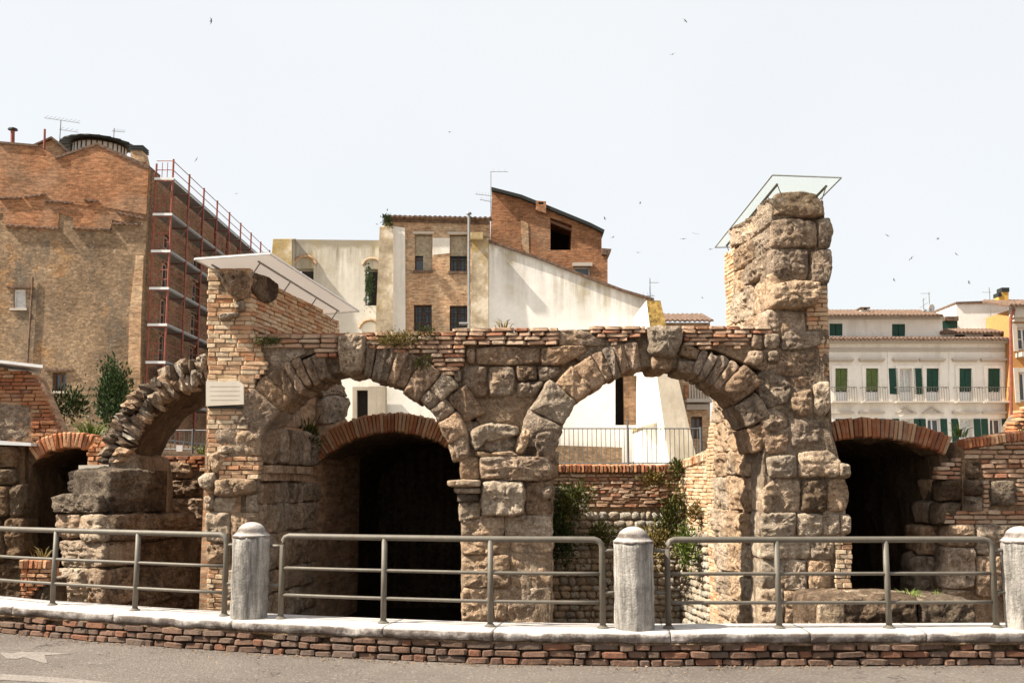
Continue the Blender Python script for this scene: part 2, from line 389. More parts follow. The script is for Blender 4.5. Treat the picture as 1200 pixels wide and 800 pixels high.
MAT['white_metal'] = plain('white_panel', (.66, .65, .63), .5, 0, .3, .06)
MAT['black'] = plain('black_metal', (.02, .022, .02), .6, 0, .3)
MAT['yellow'] = plain('yellow_plaster', (.62, .36, .09), .9, 0, .2, .12)
MAT['feather'] = plain('dark_feather', (.03, .027, .025), .8)
def m_sheet(name, c, clear):
    s = NT(name, .3, .4); t = s.t; o = t.nodes['Material Output']
    tr = s.n('ShaderNodeBsdfTransparent'); tl = s.n('ShaderNodeBsdfTranslucent'); df = s.n('ShaderNodeBsdfDiffuse'); gl = s.n('ShaderNodeBsdfGlossy')
    tr.inputs[0].default_value = (.965, .985, .98, 1); tl.inputs[0].default_value = (*c, 1); df.inputs[0].default_value = (*c, 1); gl.inputs['Roughness'].default_value = .15
    m1 = s.n('ShaderNodeMixShader'); m1.inputs[0].default_value = .5; s.l(df.outputs[0], m1.inputs[1]); s.l(tl.outputs[0], m1.inputs[2])
    m2 = s.n('ShaderNodeMixShader'); m2.inputs[0].default_value = clear; s.l(m1.outputs[0], m2.inputs[1]); s.l(tr.outputs[0], m2.inputs[2])
    m3 = s.n('ShaderNodeMixShader'); m3.inputs[0].default_value = .05; s.l(m2.outputs[0], m3.inputs[1]); s.l(gl.outputs[0], m3.inputs[2])
    s.l(m3.outputs[0], o.inputs[0]); return s.m
MAT['plexi'] = m_sheet('clear_sheet', (.60, .65, .64), .62)
MAT['plexi_white'] = m_sheet('milky_sheet', (.62, .575, .54), .10)
def m_leaf(name, a, b, c):
    s = NT(name, .6, .3)
    k = s.ramp(s.noise(9, 3, .6), [(.32, a), (.52, b), (.72, c)])
    s.base(k); s.b.inputs['Subsurface Weight'].default_value = 0; return s.m
MAT['ivy'] = m_leaf('ivy_leaf', (.012, .026, .006), (.028, .052, .011), (.058, .085, .018))
MAT['weed'] = m_leaf('weed_leaf', (.032, .044, .010), (.080, .088, .020), (.15, .135, .036))
MAT['dry'] = m_leaf('dry_weed_leaf', (.10, .07, .022), (.17, .13, .035), (.26, .18, .06))
MAT['grass'] = m_leaf('grass_blade', (.06, .10, .015), (.13, .18, .03), (.22, .24, .05))
MAT['stem'] = plain('woody_stem', (.10, .07, .045), .9)
# ------------------------------------------------------------------ generators
def chaikin(p, k=.16, it=2):
    for _ in range(it):
        q = []
        for i in range(len(p)):
            a, b = p[i], p[(i+1) % len(p)]
            q += [(a[0]+(b[0]-a[0])*k, a[1]+(b[1]-a[1])*k), (a[0]+(b[0]-a[0])*(1-k), a[1]+(b[1]-a[1])*(1-k))]
        p = q; k = .25
    return p
def resample(p, n):
    d = [0]
    for i in range(len(p)):
        a, b = p[i], p[(i+1) % len(p)]; d.append(d[-1] + math.hypot(b[0]-a[0], b[1]-a[1]))
    T = d[-1]; o = []; j = 0
    for i in range(n):
        t = T*i/n
        while d[j+1] < t: j += 1
        f = (t-d[j])/max(1e-9, d[j+1]-d[j]); a, b = p[j], p[(j+1) % len(p)]
        o.append((a[0]+(b[0]-a[0])*f, a[1]+(b[1]-a[1])*f))
    return o, T
sid = [0]
def stone(name, parent, fr, poly, m, depth=.3, bulge=.045, rough=.022, gap=-.003, h=0, edge=.012, res=.021, groove=0):
    """one weathered block: outline on a wall face, worn arris, eroded front and rough sides"""
    if area2(poly) < 0: poly = poly[::-1]
    sid[0] += 1; off = Vector((sid[0]*3.7, sid[0]*1.3, sid[0]*5.1)); q = random.Random(sid[0])
    cp = chaikin(poly, .09, 2)
    _, T = resample(cp, 8)
    n = max(28, min(120, int(T/res)))
    b, T = resample(cp, n)
    cx = sum(p[0] for p in b)/n; cz = sum(p[1] for p in b)/n
    rad = sum(math.hypot(p[0]-cx, p[1]-cz) for p in b)/n
    bb = []
    for (u, z) in b:
        du, dz = u-cx, z-cz; l = math.hypot(du, dz) or 1
        k = gap - edge*1.5*noise.noise(Vector((u*4, z*4, 0))+off) - edge*.9*noise.noise(Vector((u*13, z*13, 3))+off) - edge*.4*noise.noise(Vector((u*34, z*34, 3))+off)
        bb.append((u-du/l*k, z-dz/l*k))
    V, Fc = [], []
    tx, tz = q.uniform(-.07, .07), q.uniform(-.05, .09); hj = q.uniform(-.012, .018) if h == 0 else 0
    lay = q.uniform(5, 9)
    def fb(u, z):
        p = Vector((u, z, 0))+off
        a_ = noise.fractal(p*2.6, .9, 2.1, 3)*1.0 + noise.fractal(p*9, .7, 2.2, 3)*.45
        a_ += noise.noise(Vector((u*3+off.x, z*lay*2.4, 1)))*.38               # bedding layers
        pit = max(0, noise.noise(p*19+Vector((0, 0, 5)))-.22)*1.5 + max(0, noise.noise(p*41+Vector((0, 0, 9)))-.25)*.7
        scar = max(0, noise.noise(p*1.9+Vector((9, 0, 2)))-.30)*2.2             # spalled patches
        return a_ - pit - scar
    deep = (1.0,) if depth < .2 else ((1.0, .5, .2) if depth < .5 else (1.0, .8, .6, .45, .3, .18, .08))
    rings = 0
    for d in deep:
        for (u, z) in bb:
            du, dz = u-cx, z-cz; l = math.hypot(du, dz) or 1
            pp = Vector((u, z, d*depth))+off
            k = rough*(.9*noise.noise(pp*5)+.5*noise.noise(pp*15)) if d < 1 else 0
            V.append(fr.at(u+du/l*k, z+dz/l*k, h+hj - d*depth))
        rings += 1
    ab = [0, .007, .018, .034, .058]
    ts = [min(.5, x_/rad) for x_ in ab]; m_ = max(4, int((rad-.058)/.028)) if rad > .1 else 3
    ts += [ts[-1]+(1-ts[-1])*(i+1)/(m_+1) for i in range(m_)]
    t1 = .030/rad
    for t in ts:
        e = 1-(1-min(1, t/t1))**2; dome = 1-(1-t)**2
        hh = bulge*(.62*e+.38*dome) + .012*(e-1)
        for (u, z) in bb:
            uu, zz = u+(cx-u)*t, z+(cz-z)*t
            g = groove*(.4+.6*abs(noise.noise(Vector((zz*1.2, uu*3, 4))+off)))*abs(math.sin(uu*27 + 3*noise.noise(Vector((uu*4, zz*1.2, 0))+off))) if groove else 0
            V.append(fr.at(uu, zz, h + hj + hh + (uu-cx)*tx+(zz-cz)*tz + rough*fb(uu, zz)*(.45+.55*min(1, t/t1)) - g*min(1, t/t1)))
        rings += 1
    V.append(fr.at(cx, cz, h + hj + bulge + rough*fb(cx, cz)))
    for i in range(rings-1):
        for k in range(n):
            k2 = (k+1) % n; Fc.append([i*n+k, i*n+k2, (i+1)*n+k2, (i+1)*n+k])
    e = (rings-1)*n; c = len(V)-1
    for k in range(n): Fc.append([e+k, e+(k+1) % n, c])
    Fc.append([k for k in range(n-1, -1, -1)])
    return mk(name, V, Fc, m, parent, True)
def stones(parent, fr, rows, m, name='stone', **kw):
    for q in rows:
        mm = MAT[q[-1]] if isinstance(q[-1], str) else m
        pts = [p for p in q if isinstance(p, tuple)]
        if len(pts) == 2:                       # pixel box with uneven corners
            (x0, y0), (x1, y1) = pts; j = lambda: rnd.uniform(-1.1, 1.1)
            pts = [(x0+j(), y0+j()), ((x0+x1)/2+j(), y0+j()*.8), (x1+j(), y0+j()), (x1+j(), (y0+y1)/2), (x1+j(), y1+j()), (x0+j(), y1+j()), (x0+j(), (y0+y1)/2)]
        stone(name, parent, fr, pxs(fr, pts), mm, **kw)
def ashlar(parent, fr, u0, u1, z0, z1, mats, rh=(.28, .45), ln=(.4, .8), name='stone', **kw):
    z = z0
    while z < z1-.08:
        hgt = min(rnd.uniform(*rh), z1-z); u = u0
        if z1-z-hgt < .12: hgt = z1-z
        while u < u1-.03:
            l = rnd.uniform(*ln)
            if u1-u-l < .18: l = u1-u
            j = lambda: rnd.uniform(-.018, .018)
            stone(name, parent, fr, [(u+j(), z+j()), (u+l+j(), z+j()), (u+l+j(), z+hgt+j()), (u+j(), z+hgt+j())], rnd.choice(mats), **kw)
            u += l
        z += hgt
def unit_brick(seed, r, jit):
    q = random.Random(seed); bm = bmesh.new(); bmesh.ops.create_cube(bm, size=1)
    for v in bm.verts: v.co += Vector((q.uniform(-jit, jit)*.5, q.uniform(-jit, jit), q.uniform(-jit, jit)*1.6))
    bmesh.ops.bevel(bm, geom=bm.edges[:], offset=r, segments=1, affect='EDGES', profile=.5)
    for v in bm.verts: v.co += Vector((q.uniform(-1, 1), q.uniform(-1, 1), q.uniform(-1, 1)))*r*.35
    me = bpy.data.meshes.new('brick'); bm.to_mesh(me); bm.free(); return me
def unit_jag(seed):
    bm = bmesh.new(); bmesh.ops.create_icosphere(bm, subdivisions=2, radius=.5); o = Vector((seed*7.3, seed*2.1, 4))
    for v in bm.verts:
        p = v.co*2; mx = max(abs(p.x), abs(p.y), abs(p.z)); v.co = v.co.lerp(p/mx*.5, .75)*(1+.38*noise.noise(v.co*2.6+o)+.22*noise.noise(v.co*7+o))
    me = bpy.data.meshes.new('rubble_stone'); bm.to_mesh(me); bm.free(); return me
def unit_lump(seed):
    q = random.Random(seed); bm = bmesh.new(); bmesh.ops.create_icosphere(bm, subdivisions=2, radius=.5)
    o = Vector((seed*7.3, seed*2.1, 0))
    for v in bm.verts:
        p = v.co*2; mx = max(abs(p.x), abs(p.y), abs(p.z)); box = p/mx*.5
        v.co = v.co.lerp(box, .74)*(1+.30*noise.noise(v.co*2.4+o)+.10*noise.noise(v.co*6+o))
    for f in bm.faces: f.smooth = True
    me = bpy.data.meshes.new('rubble_stone'); bm.to_mesh(me); bm.free(); return me
_var = {}
def variants(kind, mname):
    k = (kind, mname)
    if k not in _var:
        if kind == 'lump': L_ = [unit_lump(i) for i in range(8)]
        elif kind == 'jag': L_ = [unit_jag(i) for i in range(10)]
        elif kind == 'worn': L_ = [unit_brick(i+50, .13, .075) for i in range(8)]
        else: L_ = [unit_brick(i, .075, .045) for i in range(8)]
        for me in L_: me.materials.append(MAT[mname])
        _var[k] = L_
    return _var[k]
count = {}
def brick_at(parent, c, ang, sc_, mname, kind='brick', name='brick', tilt=0, rx=0):
    key = (parent.name, name); count[key] = count.get(key, 0)+1
    me = rnd.choice(variants(kind, mname))
    if count[key] > 300:
        spill.setdefault((parent.name, name), [parent, mname, []])[2].append((me, Vector(c), ang, sc_, tilt)); return
    o = bpy.data.objects.new(name, me); o.rotation_mode = 'ZYX' if False else 'XYZ'
    o.rotation_euler = (rx, tilt, ang); o.scale = sc_
    put(o, parent, c); return o
spill = {}
def flush_spill():
    from mathutils import Matrix, Euler
    for (pn, nm), (parent, mname, items) in spill.items():
        V, Fc = [], []
        for me, c, ang, s_, tilt in items:
            M = Matrix.LocRotScale(c, Euler((0, tilt, ang)), Vector(s_)); b = len(V)
            V += [M @ v.co for v in me.vertices]; Fc += [[b+i for i in p.vertices] for p in me.polygons]
        o = mk('remaining_'+nm+'s', V, Fc, MAT[mname], parent); o['kind'] = 'stuff'
def courses(parent, fr, polys, mname, ch=.06, ln=(.17, .28), depth=.12, joint=.007, h=0, proud=.010, kind='brick', name='brick', miss=0.0, skip=()):
    """lay bricks course by course inside outlines given on a wall face"""
    if isinstance(polys[0][0], (int, float)): polys = [polys]
    z0 = min(p[1] for q in polys for p in q); z1 = max(p[1] for q in polys for p in q)
    nrow = max(1, round((z1-z0)/ch)); ch = (z1-z0)/nrow; ang = math.atan2(fr.U.y, fr.U.x)
    for r in range(nrow):
        z = z0+(r+.5)*ch; xs = []
        for q in polys:
            for i in range(len(q)):
                a, b = q[i], q[(i+1) % len(q)]
                if (a[1] > z) != (b[1] > z): xs.append(a[0]+(b[0]-a[0])*(z-a[1])/(b[1]-a[1]))
        xs.sort()
        for i in range(0, len(xs)-1, 2):
            u, e = xs[i]+rnd.uniform(-.012, .012), xs[i+1]+rnd.uniform(-.012, .012)
            first = True
            while u < e-.02:
                l = rnd.uniform(*ln)*(rnd.uniform(.4, 1) if first else 1); first = False
                if e-u-l < .06: l = e-u
                uc = u+l/2; u += l
                if rnd.random() < miss or any(inpoly(uc, z, k) for k in skip): continue
                p = fr.at(uc, z+rnd.uniform(-.003, .003), h + rnd.uniform(-.3, 1)*proud - depth/2)
                brick_at(parent, p, ang+rnd.uniform(-.012, .012), (max(.02, l-joint*rnd.uniform(.7, 1.5)), depth, ch-joint*rnd.uniform(.8, 1.4)), mname, kind, name, rnd.uniform(-.012, .012))
def brick_arch(parent, Y, cpx, rpx, a0, a1, th, wid, depth, mname, name='voussoir'):
    """ring of radial bricks; centre and radius in pixels on the plane Y"""
    c = W(cpx[0], cpx[1], Y); e = W(cpx[0], cpx[1]-rpx, Y); Ro = (e-c).length; t = Ro*th/rpx
    n = int(abs(R(a1-a0))*(Ro-t/2)/wid)
    for i in range(n):
        a = R(a0+(a1-a0)*(i+.5)/n)
        d = Vector((math.cos(a), 0, math.sin(a))); k = rnd.uniform(-.012, .012)
        p = Vector((c.x, Y+depth/2+rnd.uniform(-.012, .012), c.z)) + d*(Ro-t/2+k)
        o = brick_at(parent, p, 0, (t*rnd.uniform(.95, 1.03), depth, wid*rnd.uniform(.84, .95)), mname, 'brick', name, -a)
    return Vector((c.x, Y, c.z)), Ro, t
def tunnel(parent, Y, c, Ri, a0, a1, zb, length, th, m, dx=0.0):
    """barrel vault with rough inner skin, closed end and outer shell"""
    prof = []
    nA = 22
    arc = [(c.x+Ri*math.cos(R(a0+(a1-a0)*i/nA)), c.z+Ri*math.sin(R(a0+(a1-a0)*i/nA))) for i in range(nA+1)]
    side = lambda x, z: [(x, zb+(z-zb)*k/8) for k in range(8)]
    prof = side(*arc[0]) + arc + side(*arc[-1])[::-1]
    nl = int(length/.28); P = len(prof); V, Fc = [], []
    cx = sum(p[0] for p in prof)/P
    for j in range(nl+1):
        y = Y+.06+length*j/nl
        for (x, z) in prof:
            p = Vector((x+dx*(y-Y), y, z)); k = .10*noise.fractal(p*1.7, 1, 2, 4)+.03*noise.noise(p*7)
            if j == 0: k *= .3
            V.append(p + Vector((cx-x, 0, .35*(c.z+.3-z))).normalized()*k)
    for j in range(nl):
        for k in range(P-1): Fc.append([j*P+k, (j+1)*P+k, (j+1)*P+k+1, j*P+k+1])
    Fc.append([nl*P+k for k in range(P)])
    b = len(V); Ro = Ri+th
    outp = [(x + (x-c.x)/max(.01, math.hypot(x-c.x, z-c.z))*th, z + ((z-c.z)/max(.01, math.hypot(x-c.x, z-c.z))*th if z >= arc[0][1]-.01 else 0)) for (x, z) in prof]
    for j in (0, 1):
        y = Y+.06+(length+.3)*j
        V += [Vector((x+dx*(y-Y), y, z)) for (x, z) in outp]
    for k in range(P-1):
        Fc.append([b+k, b+k+1, b+P+k+1, b+P+k]); Fc.append([k, k+1, b+k+1, b+k])
    Fc.append([b+P+k for k in range(P)])
    o = mk('vault', V, Fc, m, parent); fix(o)
    return o
def leaves(n, place, size, seed, up=.3, long=1.8):
    q = random.Random(seed); V, Fc = [], []
    for i in range(n):
        p, d = place(q)
        d = (d + Vector((q.uniform(-1, 1), q.uniform(-1, 1), q.uniform(-1, 1)+up))*.8).normalized()
        s = d.cross(Vector((q.uniform(-1, 1), q.uniform(-1, 1), q.uniform(-1, 1)))).normalized()
        l = size*q.uniform(.6, 1.3)*long; w_ = size*q.uniform(.5, 1.0)*.5; nrm = d.cross(s)*l*.15
        b = len(V); V += [p, p+d*l*.45+s*w_+nrm, p+d*l, p+d*l*.45-s*w_+nrm]
        Fc += [[b, b+1, b+2], [b, b+2, b+3]]
    return V, Fc
def plant(name, c, rad, n, size, mname, label, cat='plant', seed=1, up=.3, long=1.8, group=None, root=None):
    """weed or shrub: stems fanning from the root into an uneven cloud of leaves"""
    c = Vector(c); root = Vector(root) if root else c + Vector((0, rad[1]*.8, -rad[2]*.8))
    t = thing(name, root, label, cat, group); q = random.Random(seed)
    sub = [c + Vector((q.uniform(-.8, .8)*rad[0], q.uniform(-.8, .8)*rad[1], q.uniform(-.8, .8)*rad[2])) for _ in range(9)]
    mb = MB()
    for s_ in sub: mb.tube([root, root.lerp(s_, .55)+Vector((0, 0, .1*rad[2])), s_], [size*.10, size*.07, size*.03], 4)
    mb.build('stem', MAT['stem'], t)
    def place(q):
        s_ = q.choice(sub); k = Vector((q.gauss(0, .42)*rad[0], q.gauss(0, .42)*rad[1], q.gauss(0, .42)*rad[2]))
        p = s_ + k; return p, (p-root)/max(rad)
    V, Fc = leaves(n, place, size, seed, up, long)
    mk('foliage', V, Fc, MAT[mname], t); return t
def tuft(name, c, hgt, spread, n, mname, label, seed=1, cat='grass', group=None):
    q = random.Random(seed); c = Vector(c); t = thing(name, c, label, cat, group); V, Fc = [], []
    for i in range(n):
        a = q.uniform(0, 6.283); r = q.uniform(0, spread*.5); b0 = c+Vector((math.cos(a)*r, math.sin(a)*r*.6, 0))
        d = Vector((math.cos(a)*q.uniform(.1, .8), math.sin(a)*q.uniform(.1, .8), 1)).normalized(); l = hgt*q.uniform(.4, 1.1)
        s = d.cross(Vector((q.uniform(-1, 1), q.uniform(-1, 1), 0))).normalized()*hgt*.035
        tip = b0+d*l+Vector((math.cos(a), math.sin(a), -.6))*l*.3; mid = b0+d*l*.6; b = len(V)
        V += [b0-s, b0+s, mid+s*.8, mid-s*.8, tip]; Fc += [[b, b+1, b+2, b+3], [b+3, b+2, b+4]]
    mk('blades', V, Fc, MAT[mname], t); return t

# ------------------------------------------------------------------ setting: road, ground, terrace
path = [(-9.0, 13.6), (-7.2, 12.45), (-5.58, 11.45), (-4.43, 10.92), (-3.38, 10.47), (-2.47, 10.15), (-1.6, 9.88), (-.47, 9.60), (0, 9.52), (1.1, 9.44), (3.06, 9.46), (4.6, 9.50), (7.5, 9.6)]
def pathpt(x):
    for a, b in zip(path, path[1:]):
        if a[0] <= x <= b[0]:
            f = (x-a[0])/(b[0]-a[0]); return a[1]+(b[1]-a[1])*f
    return path[0][1] if x < path[0][0] else path[-1][1]
def pathdir(x):
    d = Vector((.5, pathpt(x+.25)-pathpt(x-.25), 0)); return d.normalized()
S = []                                                       # path sampled every few centimetres by length
x = -9.0
while x < 7.5:
    S.append(Vector((x, pathpt(x), 0))); x += .02
for _ in range(60):
    S = [S[0]]+[(S[i-1]+S[i]*2+S[i+1])/4 for i in range(1, len(S)-1)]+[S[-1]]
CUM = [0]
for a, b in zip(S, S[1:]): CUM.append(CUM[-1]+(b-a).length)
def along(s, off=0, z=0):
    import bisect
    i = min(max(bisect.bisect(CUM, s)-1, 0), len(S)-2); d = (S[i+1]-S[i]).normalized()
    p = S[i]+d*(s-CUM[i]); nrm = Vector((-d.y, d.x, 0))       # to the back of the wall
    return Vector((p.x, p.y, z))+nrm*off, math.atan2(d.y, d.x)
def proj(p):
    d = Vector(p)-Vector((0, 0, EYE)); return 600+F*d.x/(d.y*CP+d.z*SP)
def s_px(px, off, z): return CUM[min(range(0, len(S), 1), key=lambda i: abs(proj(along(CUM[i], off, z)[0])-px))]
def s_at(xx): return min(range(len(S)), key=lambda i: abs(S[i].x-xx))
V = [(-1500, -1500, -1.3), (1500, -1500, -1.3), (1500, 1500, -1.3), (-1500, 1500, -1.3)]
g = mk('ground', V, [[0, 1, 2, 3]], MAT['soil']); tag(g, kind='structure')
V, Fc = [], []
rows = [(-60, 0), (-2, 0), (4, 0), (7, 0)]
xs = [-60, -20, -12] + [-9+.25*i for i in range(67)] + [10, 25, 60]
for xx in xs:
    yb = pathpt(xx)+.06 if -9 <= xx <= 7.5 else (pathpt(xx)+.06 + max(0, -9-xx)*.5)
    for yy in (-60, -2, 4, 7, yb): V.append((xx, yy, 0))
for i in range(len(xs)-1):
    for j in range(4): Fc.append([i*5+j, i*5+5+j, i*5+6+j, i*5+1+j])
road = mk('road', V, Fc, MAT['asphalt']); tag(road, kind='structure')
V, Fc = [], []
nx, ny = 60, 40
for i in range(nx+1):
    for j in range(ny+1):
        xx = -14+28*i/nx; yy = pathpt(max(-9, min(7.5, xx)))+.3+14*j/ny
        V.append((xx, yy, -.02-.50*min(1, 14*j/ny/4)-.50*min(1, max(0, 14*j/ny-4)/5)+.05*noise.noise(Vector((xx, yy, 0)))))
for i in range(nx):
    for j in range(ny): a = i*(ny+1)+j; Fc.append([a, a+ny+1, a+ny+2, a+1])
pit = mk('excavation_floor', V, Fc, MAT['soil'], smooth=True); tag(pit, kind='structure')
ZT = 1.90
t = MB().box(-150, 150, 22.6, 200, -1.25, ZT).build('terrace', MAT['paving']); tag(t, kind='structure')
t2 = MB().box(.7, 7, 19.02, 22.59, -1.25, ZT-.004).build('terrace_walk', MAT['paving']); tag(t2, kind='structure')
# worn road paint
def decal(name, pts, z, label):
    V = [G(px, py, 0)+Vector((0, 0, z)) for px, py in pts]
    o = mk(name, V, [list(range(len(V)))], MAT['paint']); fix(o); return tag(o, label, 'road marking')
decal('road_arrow', [(86, 766), (52, 767.5), (54, 772), (56, 776.5), (50, 776.5), (28, 770), (20, 772), (8, 771.5), (2, 767), (0, 764), (14, 765.5), (24, 763.5), (52, 764)], .004, 'faded white arrow painted on the asphalt')
decal('road_line', [(-60, 786.5), (30, 791), (90, 795.5), (190, 806), (190, 812), (60, 800), (-60, 793)], .004, 'worn white line along the edge of the lane')

# ------------------------------------------------------------------ low kerb wall with coping
LW = thing('low_wall', (0, 9.7, 0), 'low curved brick wall with pale limestone coping beside the road', 'wall')
CAPZ = .30
mb = MB()
n = 80; smax = CUM[-1]
for i in range(n):
    a, _ = along(smax*i/n, .085); b, _ = along(smax*(i+1)/n, .085); c, _ = along(smax*(i+1)/n, .50); d, _ = along(smax*i/n, .50)
    mb.quad_prism([a-Z*.3, b-Z*.3, c-Z*.3, d-Z*.3], (0, 0, .52))
mb.build('mortar_core', MAT['dark_rubble'], LW)
sL, sR = CUM[s_at(-6.6)], CUM[s_at(5.6)]
for r in range(3):
    s = sL - r*.09
    while s < sR:
        l = rnd.choice([.11, .14, .19, .24, .25])*rnd.uniform(.9, 1.1)
        p, a = along(s+l/2, .055+rnd.uniform(-.012, .014), .0+(r+.5)*.066-.004+rnd.uniform(-.004, .004))
        if not (r == 2 and rnd.random() < .10):
            brick_at(LW, p, a+rnd.uniform(-.03, .03), (l-.014, .10, .066-rnd.uniform(.010, .018)), 'dark_brick', 'worn', 'brick', rnd.uniform(-.03, .03))
        s += l
# coping stones, each with a chipped front arris
s = sL-.2; ci = 0
while s < sR+.3:
    l = rnd.choice([1.25, 1.45, 1.6, 1.05]); nn = int(l/.035); V, Fc = [], []
    prof = [(.56, .205), (.56, CAPZ-.01), (.545, CAPZ), (.30, CAPZ+.002), (.06, CAPZ), (.005, CAPZ-.006), (-.012, CAPZ-.025), (-.014, .255), (-.008, .225), (.01, .205), (.06, .196)]
    P = len(prof)
    for i in range(nn+1):
        ss = s+.004+(l-.008)*i/nn
        for k, (o_, z_) in enumerate(prof):
            p, _ = along(ss, o_, z_)
            if k >= 4:
                d = noise.fractal(p*9+Vector((0, 0, ci)), 1, 2, 4); e = noise.noise(p*3.1)
                chip = max(0, e-.28)*.10 if k in (5, 6, 7, 8) else 0
                p, _ = along(ss, o_+.010*d+chip, z_+(.006*d if k > 5 else 0)-(chip*.35 if k in (5, 6) else 0)+(.02*max(0, noise.noise(p*4+Z*9)) if k >= 8 else 0))
            V.append(p)
    for i in range(nn):
        for k in range(P):
            k2 = (k+1) % P; Fc.append([i*P+k, i*P+k2, (i+1)*P+k2, (i+1)*P+k])
    Fc.append(list(range(P))); Fc.append([nn*P+k for k in range(P-1, -1, -1)])
    o = mk('coping_stone', V, Fc, MAT['cap'], LW); fix(o); o.data.shade_smooth(); ci += 1
    s += l
# crumbled bedding between coping and bricks
V, Fc = [], []
nn = int((sR-sL)/.03)
for i in range(nn+1):
    ss = sL+(sR-sL)*i/nn
    for k in range(4):
        p, _ = along(ss, .05, .19); f = noise.fractal(p*6, 1, 2, 3)
        q, _ = along(ss, .03-.012*k*0+.03*f+(.02 if k in (0, 3) else -.012), .168+.014*k+.012*noise.noise(p*11+Z*k)*(k < 2)); V.append(q)
for i in range(nn):
    for k in range(3): Fc.append([i*4+k, i*4+4+k, i*4+5+k, i*4+1+k])
o = mk('mortar_bed', V, Fc, MAT['mortar'], LW, True)

V, Fc = [], []
for i in range(900):
    s = rnd.uniform(sL, sR); p, _ = along(s, -abs(rnd.gauss(0, .11))-.0, 0); k = rnd.uniform(.006, .022)
    b = len(V); V += [p+Vector((rnd.uniform(-1, 1)*k, rnd.uniform(-1, 1)*k, rnd.uniform(0, .8)*k)) for _ in range(4)]; Fc += [[b, b+1, b+2], [b, b+3, b+1], [b+1, b+3, b+2], [b, b+2, b+3]]
tag(mk('grit', V, Fc, MAT['mortar']), 'loose grit and mortar crumbs along the foot of the low wall', 'grit', kind='stuff')
# ------------------------------------------------------------------ bollards and railings
def bollard(px, label, top, rad=.182):
    p, a = along(s_px(px, .215, .8), .215, CAPZ-.004)
    t = thing('stone_bollard', p, label, 'bollard', 'stone bollards on the low wall')
    hgt = top-CAPZ
    V, Fc = [], []
    N = 48; zs = [0, .02, .06]+[.06+(hgt-.2)*i/14 for i in range(1, 15)]
    for zi, z in enumerate(zs):
        for k in range(N):
            q = 2*math.pi*k/N + a + .2; oc = math.cos((q % (math.pi/4))-math.pi/8)
            r = rad*(.965/oc*.5+.5*.99)*(1.0 if zi > 0 else .985)
            pp = p+Vector((math.cos(q)*r, math.sin(q)*r, z)); r += .009*noise.fractal(pp*8, 1, 2, 4)+.003*noise.noise(pp*30)
            V.append(p+Vector((math.cos(q)*r, math.sin(q)*r, z)))
    for i in range(len(zs)-1):
        for k in range(N): k2 = (k+1) % N; Fc.append([i*N+k, i*N+k2, (i+1)*N+k2, (i+1)*N+k])
    Fc.append([(len(zs)-1)*N+k for k in range(N)])
    mk('shaft', V, Fc, MAT['bollard'], t, True)
    z0 = zs[-1]; d = hgt-z0
    prof = [(rad*1.01, z0-.012), (rad*1.02, z0+.002), (rad*1.015, z0+.010), (rad*.93, z0+.018), (rad*.84, z0+.034)]
    for i in range(1, 9): prof.append((rad*.80*math.cos(i/9*math.pi/2), z0+.03+(d-.03)*math.sin(i/9*math.pi/2)))
    prof.append((.004, hgt))
    MB().lathe(p, prof, 32, .006).build('domed_cap', MAT['cap'], t, True)
    return p
b1 = bollard(294.5, 'stone bollard with worn corner beside the railing that runs off past the carved block pier', 1.235)
b2 = bollard(743.5, 'stone bollard standing between the two full railing panels, before the rubble wall', 1.225)
b3 = bollard(1199, 'pale stone bollard next to the long low stone block', 1.225)
def railing(pxs_, label, endl, endr, stub_l, stub_r):
    """pxs_: pixel columns of the posts"""
    pts = []
    for q in pxs_:
        s = s_px(q, .225, .8); p, a = along(s, .225, CAPZ); pts.append((p, s))
    t = thing('railing', pts[len(pts)//2][0], label, 'railing', 'tubular steel railings on the low wall')
    zt, r = 1.10, .0285
    top = []
    s0, s1 = pts[0][1], pts[-1][1]
    def P(s, z): return along(s, .225, z)[0]
    if endl:
        top += [P(s0, CAPZ-.01), P(s0, zt-.09), P(s0+.008, zt-.045), P(s0+.03, zt-.015), P(s0+.07, zt)]
    else: top += [P(s0, zt)]
    k = 14
    for i in range(1, k): top.append(P(s0+.07+(s1-s0-.14)*i/k, zt))
    if endr: top += [P(s1-.07, zt), P(s1-.03, zt-.015), P(s1-.008, zt-.045), P(s1, zt-.09), P(s1, CAPZ-.01)]
    else: top += [P(s1, zt)]
    MB().tube(top, r, 12).build('top_rail', MAT['steel'], t, True)
    for z in (.50+CAPZ-.30+.03, .79):
        MB().tube([P(s0+(s1-s0)*i/12, z) for i in range(13)], .0165, 8).build('mid_rail', MAT['steel'], t, True)
    for i, (p, s) in enumerate(pts):
        if (i == 0 and endl) or (i == len(pts)-1 and endr): continue
        MB().tube([P(s, CAPZ-.01), P(s, zt-.01)], .0275, 10).build('post', MAT['steel'], t, True)
    for p, s in pts: MB().lathe(P(s, CAPZ-.002), [(.055, 0), (.055, .010), (.036, .022), (.034, .03)], 14).build('base_plate', MAT['steel'], t)
    for z in (1.00, .62):
        if stub_l: MB().tube([P(s0, z), P(s0-stub_l, z)], .017, 8).build('connector', MAT['steel'], t, True)
        if stub_r: MB().tube([P(s1, z), P(s1+stub_r, z)], .017, 8).build('connector', MAT['steel'], t, True)
railing([-130, -35, 64, 160, 264], 'grey tube railing running away along the curve of the wall past the carved block pier', False, True, 0, .12)
railing([331, 449, 575, 705], 'grey tube railing panel in front of the dark vault and middle pier', True, True, .14, .15)
railing([783, 912, 1039, 1163], 'grey tube railing panel in front of the tall pier and the long low stone block', True, True, .16, .16)
